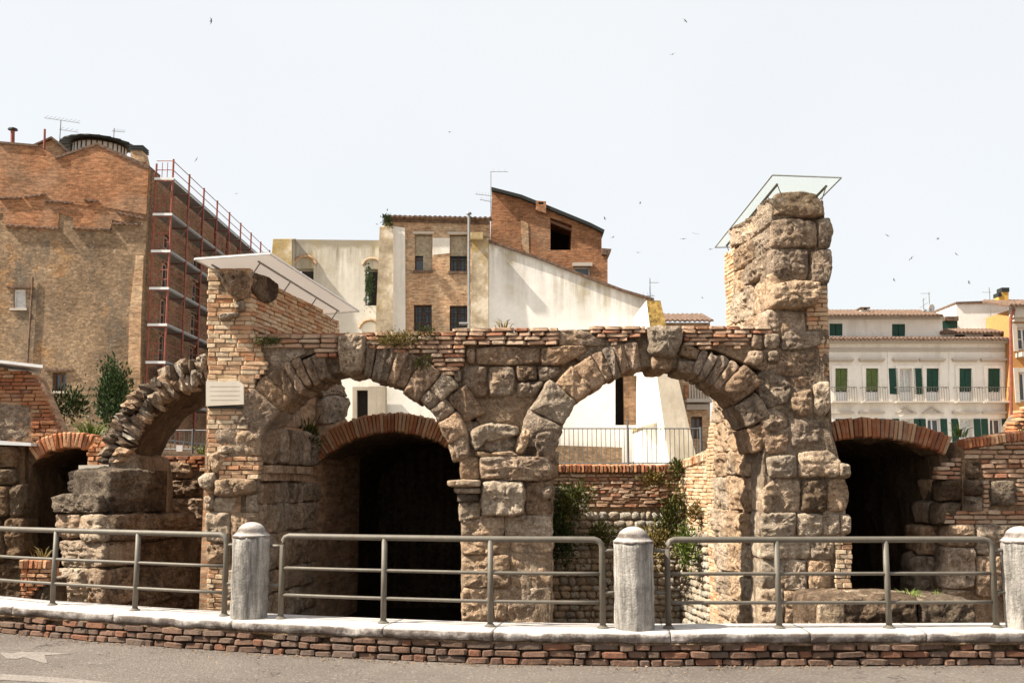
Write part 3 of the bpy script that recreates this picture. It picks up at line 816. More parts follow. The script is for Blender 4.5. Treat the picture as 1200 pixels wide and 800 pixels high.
# ------------------------------------------------------------------ the arcade: two stone arches, middle pier, upper masonry
YF = 13.6; FR = front(YF)
AR = thing('arcade_ruin', (0, YF+.4, -.4), 'ruined Roman arcade of two eroded stone arches on a middle pier', 'ruin')
def vous(center, lst, name='voussoir', depth=.85):
    for q in lst:
        a0, a1, r0, r1 = q[:4]; m = q[4] if len(q) > 4 else 'travertine'
        j = lambda: rnd.uniform(-1.2, 1.2)
        P = lambda a, r: (center[0]+r*math.cos(R(a)), center[1]-r*math.sin(R(a)))
        am = (a0+a1)/2
        pts = [P(a0+j()*.3, r0+j()), P(a0+j()*.3, (r0+r1)/2), P(a0+j()*.3, r1+j()), P(am, r1+j()*1.5), P(a1+j()*.3, r1+j()), P(a1+j()*.3, (r0+r1)/2), P(a1+j()*.3, r0+j()), P(am, r0+j()*1.2)]
        kw = dict(depth=depth, bulge=.05, rough=.030, edge=.014)
        if m == 'ribbed': kw.update(groove=.055, bulge=.07)
        if len(q) > 5: kw.update(q[5])
        stone(name, AR, FR, pxs(FR, pts), MAT[m], **kw)
CL, CR = (417, 558), (768, 552)
vous(CL, [(139, 164, 117, 160, 'travertine', dict(bulge=.10, rough=.04)), (131, 139, 117, 159, 'travertine', dict(groove=.02, bulge=.08)), (124.5, 131, 117, 157, 'ribbed'), (119.5, 124.5, 118, 156, 'ribbed'), (115, 119.5, 119, 154, 'ribbed'), (110.5, 115, 118, 151, 'ribbed'), (104, 110.5, 119, 150, 'ribbed'),
          (81, 86, 117, 158, 'ribbed'), (75.5, 81, 116, 158, 'ribbed'), (71.5, 75.5, 117, 159, 'ribbed'), (66.5, 71.5, 116, 158, 'ribbed'), (60.5, 66.5, 116, 159, 'ribbed'), (50, 60.5, 113, 158, 'ribbed', dict(bulge=.09, groove=.02)),
          (42, 50, 117, 133), (41, 50, 134, 160, 'pale_stone', dict(bulge=.08)), (33, 41.5, 117, 140), (26, 40, 141, 168, 'ribbed'), (19, 33, 114, 142, 'travertine', dict(bulge=.10)), (9, 19, 115, 133, 'pale_stone')])
stone('keystone', AR, FR, pxs(FR, [(397, 394), (413, 391), (429, 393), (427, 422), (424, 436), (411, 440), (400, 436), (398, 418)]), MAT['grey_stone'], depth=.9, bulge=.13, rough=.05, h=.08)
vous(CR, [(169, 184, 116, 140), (154, 169, 120, 165, 'travertine', dict(bulge=.10, rough=.04)), (139, 154, 121, 164, 'pale_stone', dict(bulge=.10)), (128, 139, 121, 158, 'travertine', dict(groove=.012)), (119, 128, 120, 156), (114, 119, 121, 156, 'ribbed'), (109.5, 114, 120, 155, 'ribbed'), (104, 109.5, 121, 154, 'ribbed'), (98, 104, 121, 153, 'ribbed'),
          (70, 78, 121, 136, 'pale_stone', dict(groove=.03)), (70, 78.5, 138, 152), (65.5, 70, 124, 153, 'ribbed'), (61, 65.5, 122, 154, 'ribbed'), (56, 61, 121, 156, 'ribbed'), (51, 56, 121, 157, 'ribbed'), (39, 51, 121, 162, 'travertine', dict(bulge=.14, rough=.04)), (25, 39, 119, 150, 'travertine', dict(bulge=.08, rough=.04)), (11, 25, 117, 142, 'travertine', dict(rough=.04))])
stone('keystone', AR, FR, pxs(FR, [(757, 384), (778, 382), (798, 383), (799, 400), (793, 412), (789, 420), (774, 420), (762, 417), (759, 400)]), MAT['pale_stone'], depth=.9, bulge=.14, rough=.05, h=.10)
stone('keystone', AR, FR, pxs(FR, [(762, 417), (790, 419), (787, 434), (765, 434)]), MAT['travertine'], depth=.9, bulge=.05, rough=.03)
# recessed rubble core behind the facing
def core(pts, h=-.012, depth=.75, parent=None, m='mortar', **kw):
    stone('rubble_core', parent or AR, FR, pxs(FR, pts), MAT[m], depth=depth, bulge=.02, rough=.035, gap=0, h=h, edge=.004, res=.05, **kw)
core([(540, 398), (700, 398), (668, 440), (640, 480), (625, 505), (566, 505), (545, 470), (512, 432)], -.10)
core([(541, 490), (650, 490), (648, 620), (646, 760), (541, 760), (540, 620)], -.045)
core([(306, 396), (430, 392), (425, 404), (380, 408), (345, 422), (306, 450)], -.04)
core([(425, 390), (545, 388), (545, 440), (520, 436), (480, 414), (440, 402)], -.04)
core([(640, 386), (770, 384), (770, 402), (720, 406), (680, 425)], -.04)
core([(790, 384), (905, 384), (905, 440), (870, 424), (840, 410), (800, 402)], -.04)
for c_, a0, a1 in ((CL, 5, 170), (CR, 5, 182)):                # ring added behind the voussoirs to plug light leaks
    V, Fc = [], []; N = 40
    for i in range(N+1):
        a = R(a0+(a1-a0)*i/N)
        for (r_, y_) in ((124, YF+.06), (150, YF+.06), (150, YF+.86), (124, YF+.86)):
            p = W(c_[0]+r_*math.cos(a), c_[1]-r_*math.sin(a), YF); V.append(Vector((p.x, y_, p.z)))
    for i in range(N):
        for k in range(4): k2 = (k+1) % 4; Fc.append([i*4+k, i*4+k2, i*4+4+k2, i*4+4+k])
    Fc += [[0, 1, 2, 3], [N*4+3, N*4+2, N*4+1, N*4]]
    fix(mk('light_leak_plug', V, Fc, MAT['mortar'], AR))
# top row and spandrel blocks
stones(AR, FR, [[(557, 407), (594, 406), (633, 407), (633, 425), (596, 428), (558, 427)], [(634, 407), (662, 405), (690, 404), (688, 412), (662, 427), (634, 428)],
                [(655, 388), (680, 386), (693, 391), (711, 396), (712, 405), (680, 405), (655, 405)],
                [(546, 408), (556, 408), (556, 425), (547, 425)],
                [(318, 410), (358, 407), (361, 413), (342, 424), (323, 432), (313, 424)], ], MAT['travertine'], depth=.5, bulge=.06, rough=.035, h=-.03)
stones(AR, FR, [[(529, 435), (540, 431), (541, 446), (533, 450)], [(541, 430), (570, 428), (572, 464), (556, 465), (541, 450)], [(572, 429), (603, 428), (603, 464), (574, 465)],
                [(604, 428), (628, 428), (630, 446), (606, 447)], [(605, 447), (637, 446), (630, 464), (606, 465)], [(630, 429), (655, 428), (658, 436), (642, 446), (631, 446)]],
       MAT['travertine'], depth=.5, bulge=.08, rough=.05, h=-.06)
# middle pier, from the springing down
stones(AR, FR, [[(530, 510), (549, 506), (553, 536), (538, 540), (532, 524)], [(628, 508), (650, 500), (650, 534), (632, 536), (626, 522)],
                [(606, 514), (614, 500), (626, 502), (620, 520), (612, 532), (604, 530), 'pale_stone']], MAT['travertine'], depth=.8, bulge=.09, rough=.04)
stones(AR, FR, [[(551, 505), (564, 498), (592, 497), (608, 500), (606, 510), (588, 514), (572, 516), (556, 530), (551, 520)], [(556, 528), (574, 531), (600, 528), (610, 534), (560, 536)]], MAT['pale_stone'], depth=.5, bulge=.10, rough=.05)
stones(AR, FR, [[(556, 514), (608, 510), (604, 530), (560, 530)]], MAT['travertine'], depth=.3, bulge=.01, rough=.06, h=-.05)
stones(AR, FR, [[(538, 536), (550, 534), (562, 536), (562, 561), (540, 561)]], MAT['travertine'], depth=.85, bulge=.06, rough=.03)
stones(AR, FR, [[(562, 535), (590, 534), (620, 534), (647, 535), (647, 562), (618, 564), (590, 562), (563, 562)]], MAT['travertine'], depth=.85, bulge=.12, rough=.05)
stones(AR, FR, [[(563, 536), (592, 534), (602, 538), (588, 547), (566, 543)]], MAT['pale_stone'], depth=.2, bulge=.06, rough=.03, h=.08)
# broken capital: two stepped mouldings
stones(AR, FR, [[(526, 563), (545, 561), (564, 562), (564, 570), (545, 571), (527, 570)]], MAT['pale_stone'], name='capital', depth=.7, bulge=.06, rough=.02, h=.16)
stones(AR, FR, [[(531, 571), (564, 571), (564, 578), (534, 578)]], MAT['travertine'], name='capital', depth=.7, bulge=.03, rough=.015, h=.11)
stones(AR, FR, [[(536, 578), (562, 578), (560, 588), (538, 588)]], MAT['crusted'], name='capital', depth=.7, bulge=.03, rough=.02, h=.05)
stones(AR, FR, [[(565, 564), (614, 563), (614, 603), (565, 604)]], MAT['pale_stone'], depth=.6, bulge=.05, rough=.05, h=.10)
stones(AR, FR, [[(616, 564), (647, 563), (649, 574), (647, 590), (648, 603), (616, 603)]], MAT['travertine'], depth=.85, bulge=.04, rough=.05)
stones(AR, FR, [[(634, 573), (646, 568), (647, 584), (636, 586)]], MAT['pale_stone'], depth=.2, bulge=.05, rough=.03, h=.05)
stones(AR, FR, [[(538, 588), (563, 588), (563, 606), (538, 612)], [(539, 606), (566, 604), (591, 604), (591, 629), (540, 629)], [(591, 604), (620, 604), (648, 604), (648, 630), (591, 630)],
                [(540, 630), (570, 630), (598, 630), (598, 650), (541, 650)], [(598, 630), (649, 630), (648, 648), (598, 648)], [(541, 650), (570, 650), (597, 649), (597, 688), (541, 688)], [(598, 648), (648, 648), (648, 687), (598, 688)],
                [(541, 688), (578, 689), (578, 728), (541, 728)], [(578, 689), (594, 689), (592, 728), (580, 728)], [(595, 688), (610, 688), (609, 728), (594, 728)], [(610, 688), (648, 687), (647, 728), (610, 728)],
                [(541, 728), (648, 728), (648, 775), (541, 775)]], MAT['pale_stone'], depth=.85, bulge=.026, rough=.040)
# brick courses along the top
B1 = [(300, 394), (396, 392), (396, 419), (369, 419), (366, 406), (330, 407), (300, 408)]
B2 = [(429, 390), (546, 386), (654, 384), (654, 405), (546, 406), (544, 425), (532, 440), (520, 440), (508, 430), (503, 414), (476, 415), (429, 406)]
B3 = [(692, 383), (757, 382), (757, 392), (735, 398), (716, 405), (711, 396), (692, 392)]
B4 = [(799, 383), (905, 382), (905, 390), (880, 391), (878, 400), (866, 410), (845, 402), (828, 410), (801, 404)]
for q in (B1, B2, B3, B4):
    courses(AR, FR, pxs(FR, q), 'coping_brick', .058, (.17, .31), .30, .006, .05, .018, 'worn', 'brick')
mb = MB()
for x0, x1 in ((312, 757), (799, 905)):
    a, b = W(x0, 386, YF), W(x1, 386, YF); c = W(x0, 396, YF); mb.box(a.x, b.x, YF+.20, YF+.86, c.z-.1, a.z-.02)
mb.build('top_core', MAT['coping_brick'], AR)

# middle radial wall behind the pier
mw = thing('cross_wall', (0, 16.5, -.5), 'rubble cross wall running back from the middle pier to the terrace', 'wall')
slab('wall', front(14.46), [(-.55, -1.1), (.42, -1.1), (.46, 1.95), (-.55, 1.9)], 4.5, MAT['mortar'], mw)

# ------------------------------------------------------------------ left brick pier with its long wall and sheet roof
FP = front(YF-.08)
BP = thing('brick_pier', (-3.8, 14, -.4), 'tall tan brick pier with embedded corbel stone and marble plaque under a white sheet roof', 'ruin')
bpoly = [(243, 314), (293, 314), (294, 388), (306, 401), (308, 420), (316, 428), (300, 446), (292, 464), (290, 503), (277, 508), (275, 520), (255, 524), (249, 536), (243, 556)]
hole_ = [(263, 318), (296, 318), (296, 350), (276, 354), (262, 340)]
courses(BP, FP, pxs(FP, bpoly), 'tan_brick', .0605, (.13, .29), .13, .007, .0, .010, 'brick', 'brick', skip=[pxs(FP, hole_)])
slab('mortar_core', FP, pxs(FP, [(244, 315), (292.5, 315), (292.5, 388), (305, 401), (307, 420), (314, 428), (299, 446), (291, 464), (289, 505), (250, 530), (244.5, 556)]), .5, MAT['pale_mortar'], BP, h=-.010)
# long side wall, running back to the right
cpt = W(293, 350, YF-.08); ED = Vector((.155, 1, 0)).normalized()
SF = Frame((cpt.x, YF-.08), (ED.x, ED.y))
sidep = [(293.5, 316), (396, 375), (399, 391), (294, 391)]
courses(BP, SF, pxs(SF, sidep), 'tan_brick', .0605, (.2, .3), .12, .007, .0, .014, 'brick', 'side_brick')
ztop = SF.px(293.5, 316)[1]; zend, ue = SF.px(396, 375)[1], SF.px(396, 375)[0]
slab('wall_core', SF, [(0.0, -.6), (4.6, -.6), (4.6, 2.6), (ue+.02, 2.9), (ue, zend-.01), (0.0, ztop-.02)], .52, MAT['near_wall'], BP, h=-.03)
stones(BP, FP, [[(262, 320), (275, 316), (293, 317), (297, 330), (293, 342), (286, 350), (277, 353), (267, 344), (262, 334)]], MAT['travertine'], name='corbel_stone', depth=.3, bulge=.22, rough=.07, h=.02)
stones(BP, FP, [[(276, 354), (287, 352), (288, 364), (278, 366)], [(256, 370), (268, 366), (282, 366), (281, 372), (268, 376), (258, 375)]], MAT['pale_stone'], name='corbel_stone', depth=.2, bulge=.13, rough=.04, h=.02)
stones(BP, SF, [[(294, 318), (312, 324), (326, 336), (324, 348), (314, 357), (302, 352), (294, 340)]], MAT['crusted'], name='corbel_stone', depth=.25, bulge=.04, rough=.04, h=.0)
stones(BP, SF, [[(372, 468), (386, 462), (409, 466), (409, 488), (392, 495), (372, 498)], [(362, 444), (400, 446), (408, 466), (386, 461), (372, 466)], [(330, 480), (352, 470), (352, 500), (330, 505)]], MAT['travertine'], depth=.3, bulge=.06, rough=.04)
# stone jamb of the left arch under the brick
stones(BP, FP, [[(277, 506), (290, 503), (304, 512), (306, 520), (304, 535), (277, 532)], [(254, 523), (266, 520), (275, 522), (276, 531), (255, 533)], [(246, 534), (258, 527), (268, 534), (262, 542), (255, 556), (247, 552)],
                [(233, 560), (240, 555), (252, 554), (253, 568), (246, 575), (234, 570)]], MAT['pale_stone'], depth=.6, bulge=.08, rough=.04)
courses(BP, FP, pxs(FP, [(257, 535), (304, 535), (304, 561), (257, 561)]), 'tan_brick', .056, (.13, .26), .2, .007, .03, .010)
stones(BP, FP, [[(252, 562), (275, 560), (300, 561), (302, 575), (292, 580), (270, 582), (252, 580)]], MAT['pale_stone'], depth=.6, bulge=.10, rough=.05, h=.03)
stones(BP, FP, [[(240, 582), (250, 580), (252, 597), (240, 598)], [(251, 582), (280, 582), (281, 599), (251, 600)], [(288, 580), (301, 578), (302, 600), (289, 602)], [(241, 600), (270, 600), (270, 636), (241, 634)],
                [(270, 600), (302, 601), (303, 632), (271, 634)], [(242, 636), (272, 636), (271, 660), (242, 660)], [(272, 634), (303, 634), (303, 668), (272, 668)], [(262, 668), (303, 668), (303, 700), (262, 702)], [(262, 702), (303, 700), (303, 750), (262, 750)]],
       MAT['pale_stone'], depth=.6, bulge=.03, rough=.045)
courses(BP, FP, pxs(FP, [(243, 661), (262, 661), (262, 745), (243, 745)]), 'tan_brick', .06, (.11, .22), .2, .007, .02, .010)
core([(243, 500), (303, 505), (303, 620), (302, 770), (243, 770), (243, 620)], -.02, .55, BP)
# jamb stones on the shaded return
JF = Frame((W(302, 600, YF).x, YF), (ED.x, ED.y))
ashlar(BP, JF, .02, 2.3, -.55, 1.62, [MAT['travertine'], MAT['travertine'], MAT['mortar']], (.3, .5), (.35, .7), depth=.25, bulge=.04, rough=.03)
ashlar(BP, JF, .02, 2.3, 1.86, 2.36, [MAT['travertine']], (.46, .5), (.35, .6), depth=.25, bulge=.05, rough=.035)
for (h0, z0, z1) in ((.16, 1.74, 1.84), (.10, 1.64, 1.735)):   # shaded impost moulding
    mb = MB(); mb.fbox(JF, .05, .85, z0, z1, -.1, h0); mb.fbox(JF, 1.05, 1.7, z0, z1, -.1, h0*.8); mb.build('impost', MAT['travertine'], BP)
slab('return_core', JF, [(.0, -.6), (4.6, -.6), (4.6, 2.4), (.0, 2.4)], .4, MAT['near_wall'], BP, h=-.05)
# plaque
pq = thing('marble_plaque', FP.at(*FP.px(264, 474), .04), 'blank looking cream marble plaque with clipped corner fixed to the brick pier', 'plaque')
pp = pxs(FP, [(243, 447), (262, 447), (264, 448.5), (266, 447), (280, 446.5), (287, 451), (287, 474), (243, 476)])
slab('panel', FP, pp, .05, MAT['marble'], pq, h=.065)
for i in range(4):
    a = FP.px(248, 453+5.2*i); b = FP.px(282, 453+5.2*i)
    MB().fbox(FP, a[0], b[0], a[1]-.006, a[1]+.004, .06, .0665).build('faint_line', MAT['etch'], pq)
MB().fbox(FP, pp[7][0]+.02, pp[6][0]-.02, pp[7][1]-.03, pp[7][1]-.005, 0, .045).build('bracket', MAT['black'], pq)
# white sheet roof with rods
rf = thing('sheet_roof', W(300, 312, 14), 'white translucent sheet roof on thin rods over the long brick wall', 'roof')
a = W(228, 304, 13.05); b = W(316, 297.5, 13.05); dz = 4.42-a.z
c_ = b+ED*3.9; d_ = a+ED*3.9; zr = a.z
q = [Vector((a.x, a.y, a.z)), Vector((b.x, b.y, b.z)), Vector((c_.x, c_.y, b.z-.12)), Vector((d_.x, d_.y, a.z-.12))]
MB().quad_prism(q, (0, 0, .025)).build('sheet', MAT['plexi_white'], rf)
MB().tube(q+[q[0]], .012, 5).build('edge_trim', MAT['white_metal'], rf)
for k in (.12, .75):
    p0 = q[0].lerp(q[1], k)+ED*.25; p1 = q[3].lerp(q[2], k)-ED*.3
    MB().tube([p0-Z*.03, p1-Z*.03], .014, 6).build('rod', MAT['galv'], rf)
    for f in (.02, .35, .68, .98):
        p = p0.lerp(p1, f); MB().tube([p-Z*.03, p-Z*.22+Vector((.12*(1 if k < .5 else -1), 0, 0))], .010, 6).build('bracket', MAT['galv'], rf)

# ------------------------------------------------------------------ right tower pier
TP = thing('tower_pier', (3.9, 14.4, -.4), 'tall pier of massive tan stone blocks and brick rising above the arcade', 'ruin')
TE = Frame((W(893, 500, YF).x, YF+2.1), (.045, -1))          # sunlit left face: u runs towards the camera
# front blocks of the tower
stones(TP, FR, [[(903, 238), (913, 226), (938, 223), (956, 228), (964, 240), (967, 254), (940, 255), (916, 252), (902, 254)]], MAT['pale_stone'], depth=.75, bulge=.10, rough=.04)
stones(TP, FR, [[(902, 258), (930, 256), (957, 260), (957, 290), (930, 291), (902, 290)], [(958, 257), (972, 256), (976, 272), (973, 290), (958, 292)], [(902, 293), (947, 292), (947, 330), (902, 330)], [(949, 294), (975, 293), (975, 316), (971, 332), (949, 332)]], MAT['travertine'], depth=.75, bulge=.07, rough=.04)
stones(TP, FR, [[(900, 336), (925, 330), (958, 333), (960, 346), (952, 360), (930, 364), (900, 362)]], MAT['pale_stone'], depth=.75, bulge=.16, rough=.06, h=.10)
stones(TP, FR, [[(898, 363), (944, 365), (944, 390), (896, 390)]], MAT['travertine'], depth=.75, bulge=.06, rough=.05)
courses(TP, FR, pxs(FR, [(946, 362), (960, 350), (961, 334), (970, 334), (972, 440), (958, 440), (958, 388), (946, 388)]), 'tan_brick', .060, (.12, .26), .16, .007, .0, .010)
core([(904, 240), (940, 232), (968, 245), (971, 330), (970, 440), (972, 530), (972, 560), (900, 560), (900, 440), (902, 330)], -.02, .6, TP)
core([(893, 500), (972, 500), (990, 560), (992, 640), (992, 770), (893, 770), (893, 640)], -.02, .6, TP)
# below the arcade top
stones(TP, FR, [[(880, 392), (893, 392), (893, 410), (880, 409)], [(894, 391), (913, 391), (913, 408), (895, 409)], [(916, 389), (938, 388), (962, 389), (962, 404), (945, 410), (916, 411)], [(899, 412), (911, 410), (912, 424), (905, 429), (898, 424)],
                [(876, 411), (894, 411), (893, 424), (884, 430), (872, 424)]], MAT['travertine'], depth=.6, bulge=.06, rough=.04, h=.02)
stones(TP, FR, [[(914, 411), (956, 411), (957, 436), (930, 440), (908, 438)], [(893, 432), (914, 440), (930, 452), (922, 474), (900, 478), (888, 462), (884, 446)], [(925, 442), (957, 440), (956, 452), (930, 456)]], MAT['travertine'], depth=.6, bulge=.05, rough=.06, h=-.02)
stones(TP, FR, [[(925, 460), (951, 454), (952, 486), (936, 489), (926, 478)], [(952, 450), (971, 447), (972, 480), (966, 489), (952, 487)]], MAT['pale_stone'], depth=.6, bulge=.10, rough=.05)
stones(TP, FR, [[(888, 484), (904, 479), (920, 484), (924, 500), (908, 508), (890, 504)], [(923, 491), (944, 489), (961, 492), (962, 526), (925, 526)], [(892, 506), (916, 504), (924, 508), (922, 530), (908, 534), (895, 530)]], MAT['travertine'], depth=.6, bulge=.10, rough=.05)
courses(TP, FR, pxs(FR, [(963, 490), (972, 490), (972, 527), (963, 527)]), 'tan_brick', .060, (.12, .2), .16, .007, .0, .010)
stones(TP, FR, [[(896, 535), (932, 532), (934, 560), (900, 560)], [(932, 530), (968, 527), (982, 538), (986, 550), (978, 560), (934, 560)], [(980, 540), (994, 544), (996, 558), (980, 560)]], MAT['pale_stone'], depth=.6, bulge=.10, rough=.04, h=.05)
stones(TP, FR, [[(893, 572), (906, 562), (937, 562), (937, 600), (893, 600)], [(968, 561), (990, 560), (995, 578), (990, 599), (968, 600)], [(892, 601), (933, 600), (932, 629), (892, 629)], [(933, 601), (964, 602), (963, 628), (933, 629)], [(964, 602), (984, 602), (983, 625), (964, 627)], [(984, 601), (996, 606), (996, 624), (985, 627)]], MAT['pale_stone'], depth=.6, bulge=.035, rough=.042, h=.03)
stones(TP, FR, [[(938, 562), (967, 561), (967, 600), (938, 600)]], MAT['crusted'], depth=.6, bulge=.04, rough=.05, h=.04)
stones(TP, FR, [[(892, 630), (949, 630), (949, 654), (892, 655)], [(950, 630), (978, 630), (977, 655), (950, 655)], [(892, 656), (920, 656), (918, 690), (892, 690)], [(920, 656), (946, 656), (946, 692), (920, 690)], [(947, 656), (974, 656), (974, 690), (947, 692)], [(892, 690), (918, 690), (918, 732), (892, 732)], [(918, 692), (945, 692), (944, 732), (918, 732)], [(945, 692), (978, 690), (978, 732), (945, 732)],
                [(892, 732), (936, 732), (936, 780), (892, 780)], [(936, 732), (995, 732), (995, 780), (936, 780)]], MAT['pale_stone'], depth=.6, bulge=.026, rough=.040)
courses(TP, FR, pxs(FR, [(978, 632), (998, 632), (998, 745), (978, 745)]), 'tan_brick', .060, (.10, .2), .2, .007, .02, .010)
# sunlit left face: tower top
TU = Frame((W(850, 320, YF+2.1).x, YF+2.1), (W(906, 300, YF).x-W(850, 320, YF+2.1).x, -2.1)); LU = 2.12
slab('tower_core', TU, [(0.02, 3.4), (LU-.04, 3.4), (LU-.04, 5.45), (1.6, 5.42), (.02, 5.12)], .7, MAT['mortar'], TP, h=-.05)
slab('tower_core', TE, [(-1.58, -1.0), (2.0, -1.0), (2.0, 3.9), (.0, 3.9), (-.9, 3.0), (-1.58, 2.0)], .82, MAT['mortar'], TP, h=-.06)
courses(TP, TU, [(-.03, 3.75), (.42, 3.75), (.5, 4.3), (.4, 4.9), (.5, 5.22), (-.03, 5.14)], 'tan_brick', .060, (.15, .27), .14, .007, .0, .014)
TS = dict(depth=.3, bulge=.06, rough=.05)
for z0, z1, cuts in ((3.5, 3.95, (.44, 1.05, LU+.02)), (3.95, 4.42, (.44, 1.3, LU+.02)), (4.42, 4.74, (.44, .98, LU+.02)), (4.74, 5.08, (.42, 1.4, LU+.02)), (5.08, 5.44, (.55, 1.45, LU+.02))):
    for a_, b_ in zip(cuts, cuts[1:]):
        j = lambda: rnd.uniform(-.05, .05)
        stone('stone', TP, TU, [(a_+j(), z0+j()*.6), (b_, z0+j()*.6), (b_, z1+j()*.6), (a_+j(), z1+j()*.6)], MAT['pale_stone'], **TS)
uB = -.02
# lower left face (jamb of the right arch) and its brick continuation
z = -.9
while z < 3.5:
    hgt = rnd.uniform(.36, .52)
    if 3.5-z-hgt < .15: hgt = 3.5-z
    cut = [.50+rnd.uniform(-.1, .1), 1.15+rnd.uniform(-.2, .2), 2.1]
    if z < 2.6: cut = [-.95+rnd.uniform(-.12, .12), -.2+rnd.uniform(-.15, .15)]+cut
    for a_, b_ in zip(cut, cut[1:]):
        j = lambda: rnd.uniform(-.03, .03)
        stone('stone', TP, TE, [(a_+j(), z+j()), (b_, z+j()), (b_, z+hgt+j()), (a_+j(), z+hgt+j())], MAT['pale_stone'], **dict(TS, rough=.055))
    z += hgt
courses(TP, TE, [(-1.6, -1.0), (-.9, -1.0), (-.9, 2.55), (.48, 2.7), (.52, 3.75), (.02, 3.9), (-.9, 3.0), (-1.6, 2.0)], 'tan_brick', .060, (.15, .27), .14, .007, .0, .014)
# glass roof
gr = thing('glass_roof', W(930, 225, 14), 'tilted clear sheet roof on thin rods over the tall stone pier', 'roof')
p0, p1 = W(905, 205.5, 13.0), W(986, 208.5, 13.0)
p3 = W(838, 290, 15.9); p2 = p3 + (p1-p0)*1.02; p2 = Vector((p2.x, p2.y, p3.z+.02))
MB().quad_prism([p0, p1, p2, p3], (0, 0, .02)).build('sheet', MAT['plexi'], gr)
MB().tube([p0, p1, p2, p3, p0], .010, 5).build('edge_trim', MAT['galv'], gr)
for k in (.14, .86):
    a_ = p0.lerp(p1, k).lerp(p3.lerp(p2, k), .07)-Z*.02; b_ = p0.lerp(p1, k).lerp(p3.lerp(p2, k), .93)-Z*.02
    MB().tube([a_-Z*.02, b_-Z*.02], .018, 6).build('rod', MAT['steel'], gr)
    for i in range(7):
        p = a_.lerp(b_, i/6); MB().tube([p-Z*.02, p-Z*.30+Vector((.10 if k < .5 else -.10, 0, 0))], .007, 5).build('bracket', MAT['steel'], gr)

# ------------------------------------------------------------------ vaulted passages
VT = thing('brick_vault', W(458, 560, 16), 'dark vaulted passage with red brick arch ring behind the round arch beside the plaque', 'vault')
c0, Ro, th = brick_arch(VT, 15.95, (458, 634), 151, 38, 142, 24, .057, .3, 'red_brick')
tunnel(VT, 15.98, c0, Ro-th, 36, 144, -1.28, 6.0, th*.9, MAT['dark_rubble'], .06)
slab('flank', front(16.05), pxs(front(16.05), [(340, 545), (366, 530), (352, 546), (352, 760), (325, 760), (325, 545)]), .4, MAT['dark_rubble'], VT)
VR = thing('brick_vault', W(1050, 560, 15), 'dark vaulted passage with brown brick arch ring beside the tall pier', 'vault')
c0, Ro, th = brick_arch(VR, 14.22, (1028, 726), 236, 64.5, 108, 24, .060, .3, 'red_brick')
tunnel(VR, 14.25, c0, Ro-th, 66, 112, -1.28, 6.0, th*.9, MAT['dark_rubble'], .0)
# right hand ruin wall
FW = front(14.04)
RW = thing('ruin_wall', (7, 14.5, -.4), 'patched wall of brick bands and stone blocks beside the brown brick vault', 'wall')
wall_poly = [(1129, 530), (1129, 517), (1160, 513), (1186, 507), (1215, 504), (1290, 500), (1290, 770), (1128, 770)]
slab('mortar_core', FW, pxs(FW, wall_poly), .6, MAT['mortar'], RW, h=-.03)
for i in range(36):                                         # upright coping bricks
    px = 1131+i*4.4; yy = 517-(px-1131)*.155 if px < 1186 else 508.5-(px-1186)*.05
    p = W(px, yy+3.5, 14.04); brick_at(RW, (p.x, 14.12, p.z), 0, (.052, .25, .14), 'red_brick', 'worn', 'coping_brick', rnd.uniform(-.05, .05))
courses(RW, FW, pxs(FW, [(1131, 527), (1160, 521), (1188, 516), (1290, 510), (1290, 560), (1152, 560), (1150, 540), (1131, 540)]), 'coping_brick', .062, (.15, .3), .16, .011, .0, .03, 'worn')
courses(RW, FW, pxs(FW, [(1108, 600), (1290, 592), (1290, 614), (1108, 612)]), 'coping_brick', .062, (.18, .32), .16, .011, .0, .02, 'worn')
courses(RW, FW, pxs(FW, [(1152, 562), (1160, 562), (1160, 600), (1152, 600)]), 'coping_brick', .062, (.1, .1), .16, .011, .0, .02, 'worn')
courses(RW, FW, pxs(FW, [(1190, 560), (1290, 560), (1290, 592), (1190, 592)]), 'coping_brick', .062, (.15, .3), .16, .011, .0, .02, 'worn')
stones(RW, FW, [[(1161, 563), (1188, 563), (1189, 592), (1162, 592)], [(1130, 562), (1150, 561), (1152, 580), (1130, 580)], [(1132, 541), (1148, 541), (1148, 560), (1133, 560)]], MAT['crusted'], depth=.3, bulge=.05, rough=.04)
stones(RW, FW, [[(1112, 614), (1142, 613), (1142, 640), (1110, 640)], [(1143, 614), (1200, 614), (1200, 650), (1143, 650)], [(1130, 580), (1152, 582), (1152, 600), (1130, 600)], [(1108, 641), (1142, 641), (1142, 690), (1106, 690)], [(1143, 651), (1172, 651), (1172, 700), (1143, 700)], [(1173, 651), (1220, 651), (1220, 700), (1173, 700)], [(1106, 690), (1142, 690), (1142, 740), (1106, 740)]], MAT['travertine'], depth=.4, bulge=.06, rough=.05)
stones(RW, FW, [[(1106, 563), (1129, 562), (1129, 586), (1104, 588)], [(1103, 589), (1129, 588), (1129, 612), (1102, 613)]], MAT['crusted'], depth=.35, bulge=.06, rough=.05, h=-.06)
courses(RW, FW, pxs(FW, [(1101, 549), (1116, 541), (1130, 536), (1130, 561), (1101, 562)]), 'coping_brick', .062, (.13, .26), .2, .009, -.08, .02, 'worn')
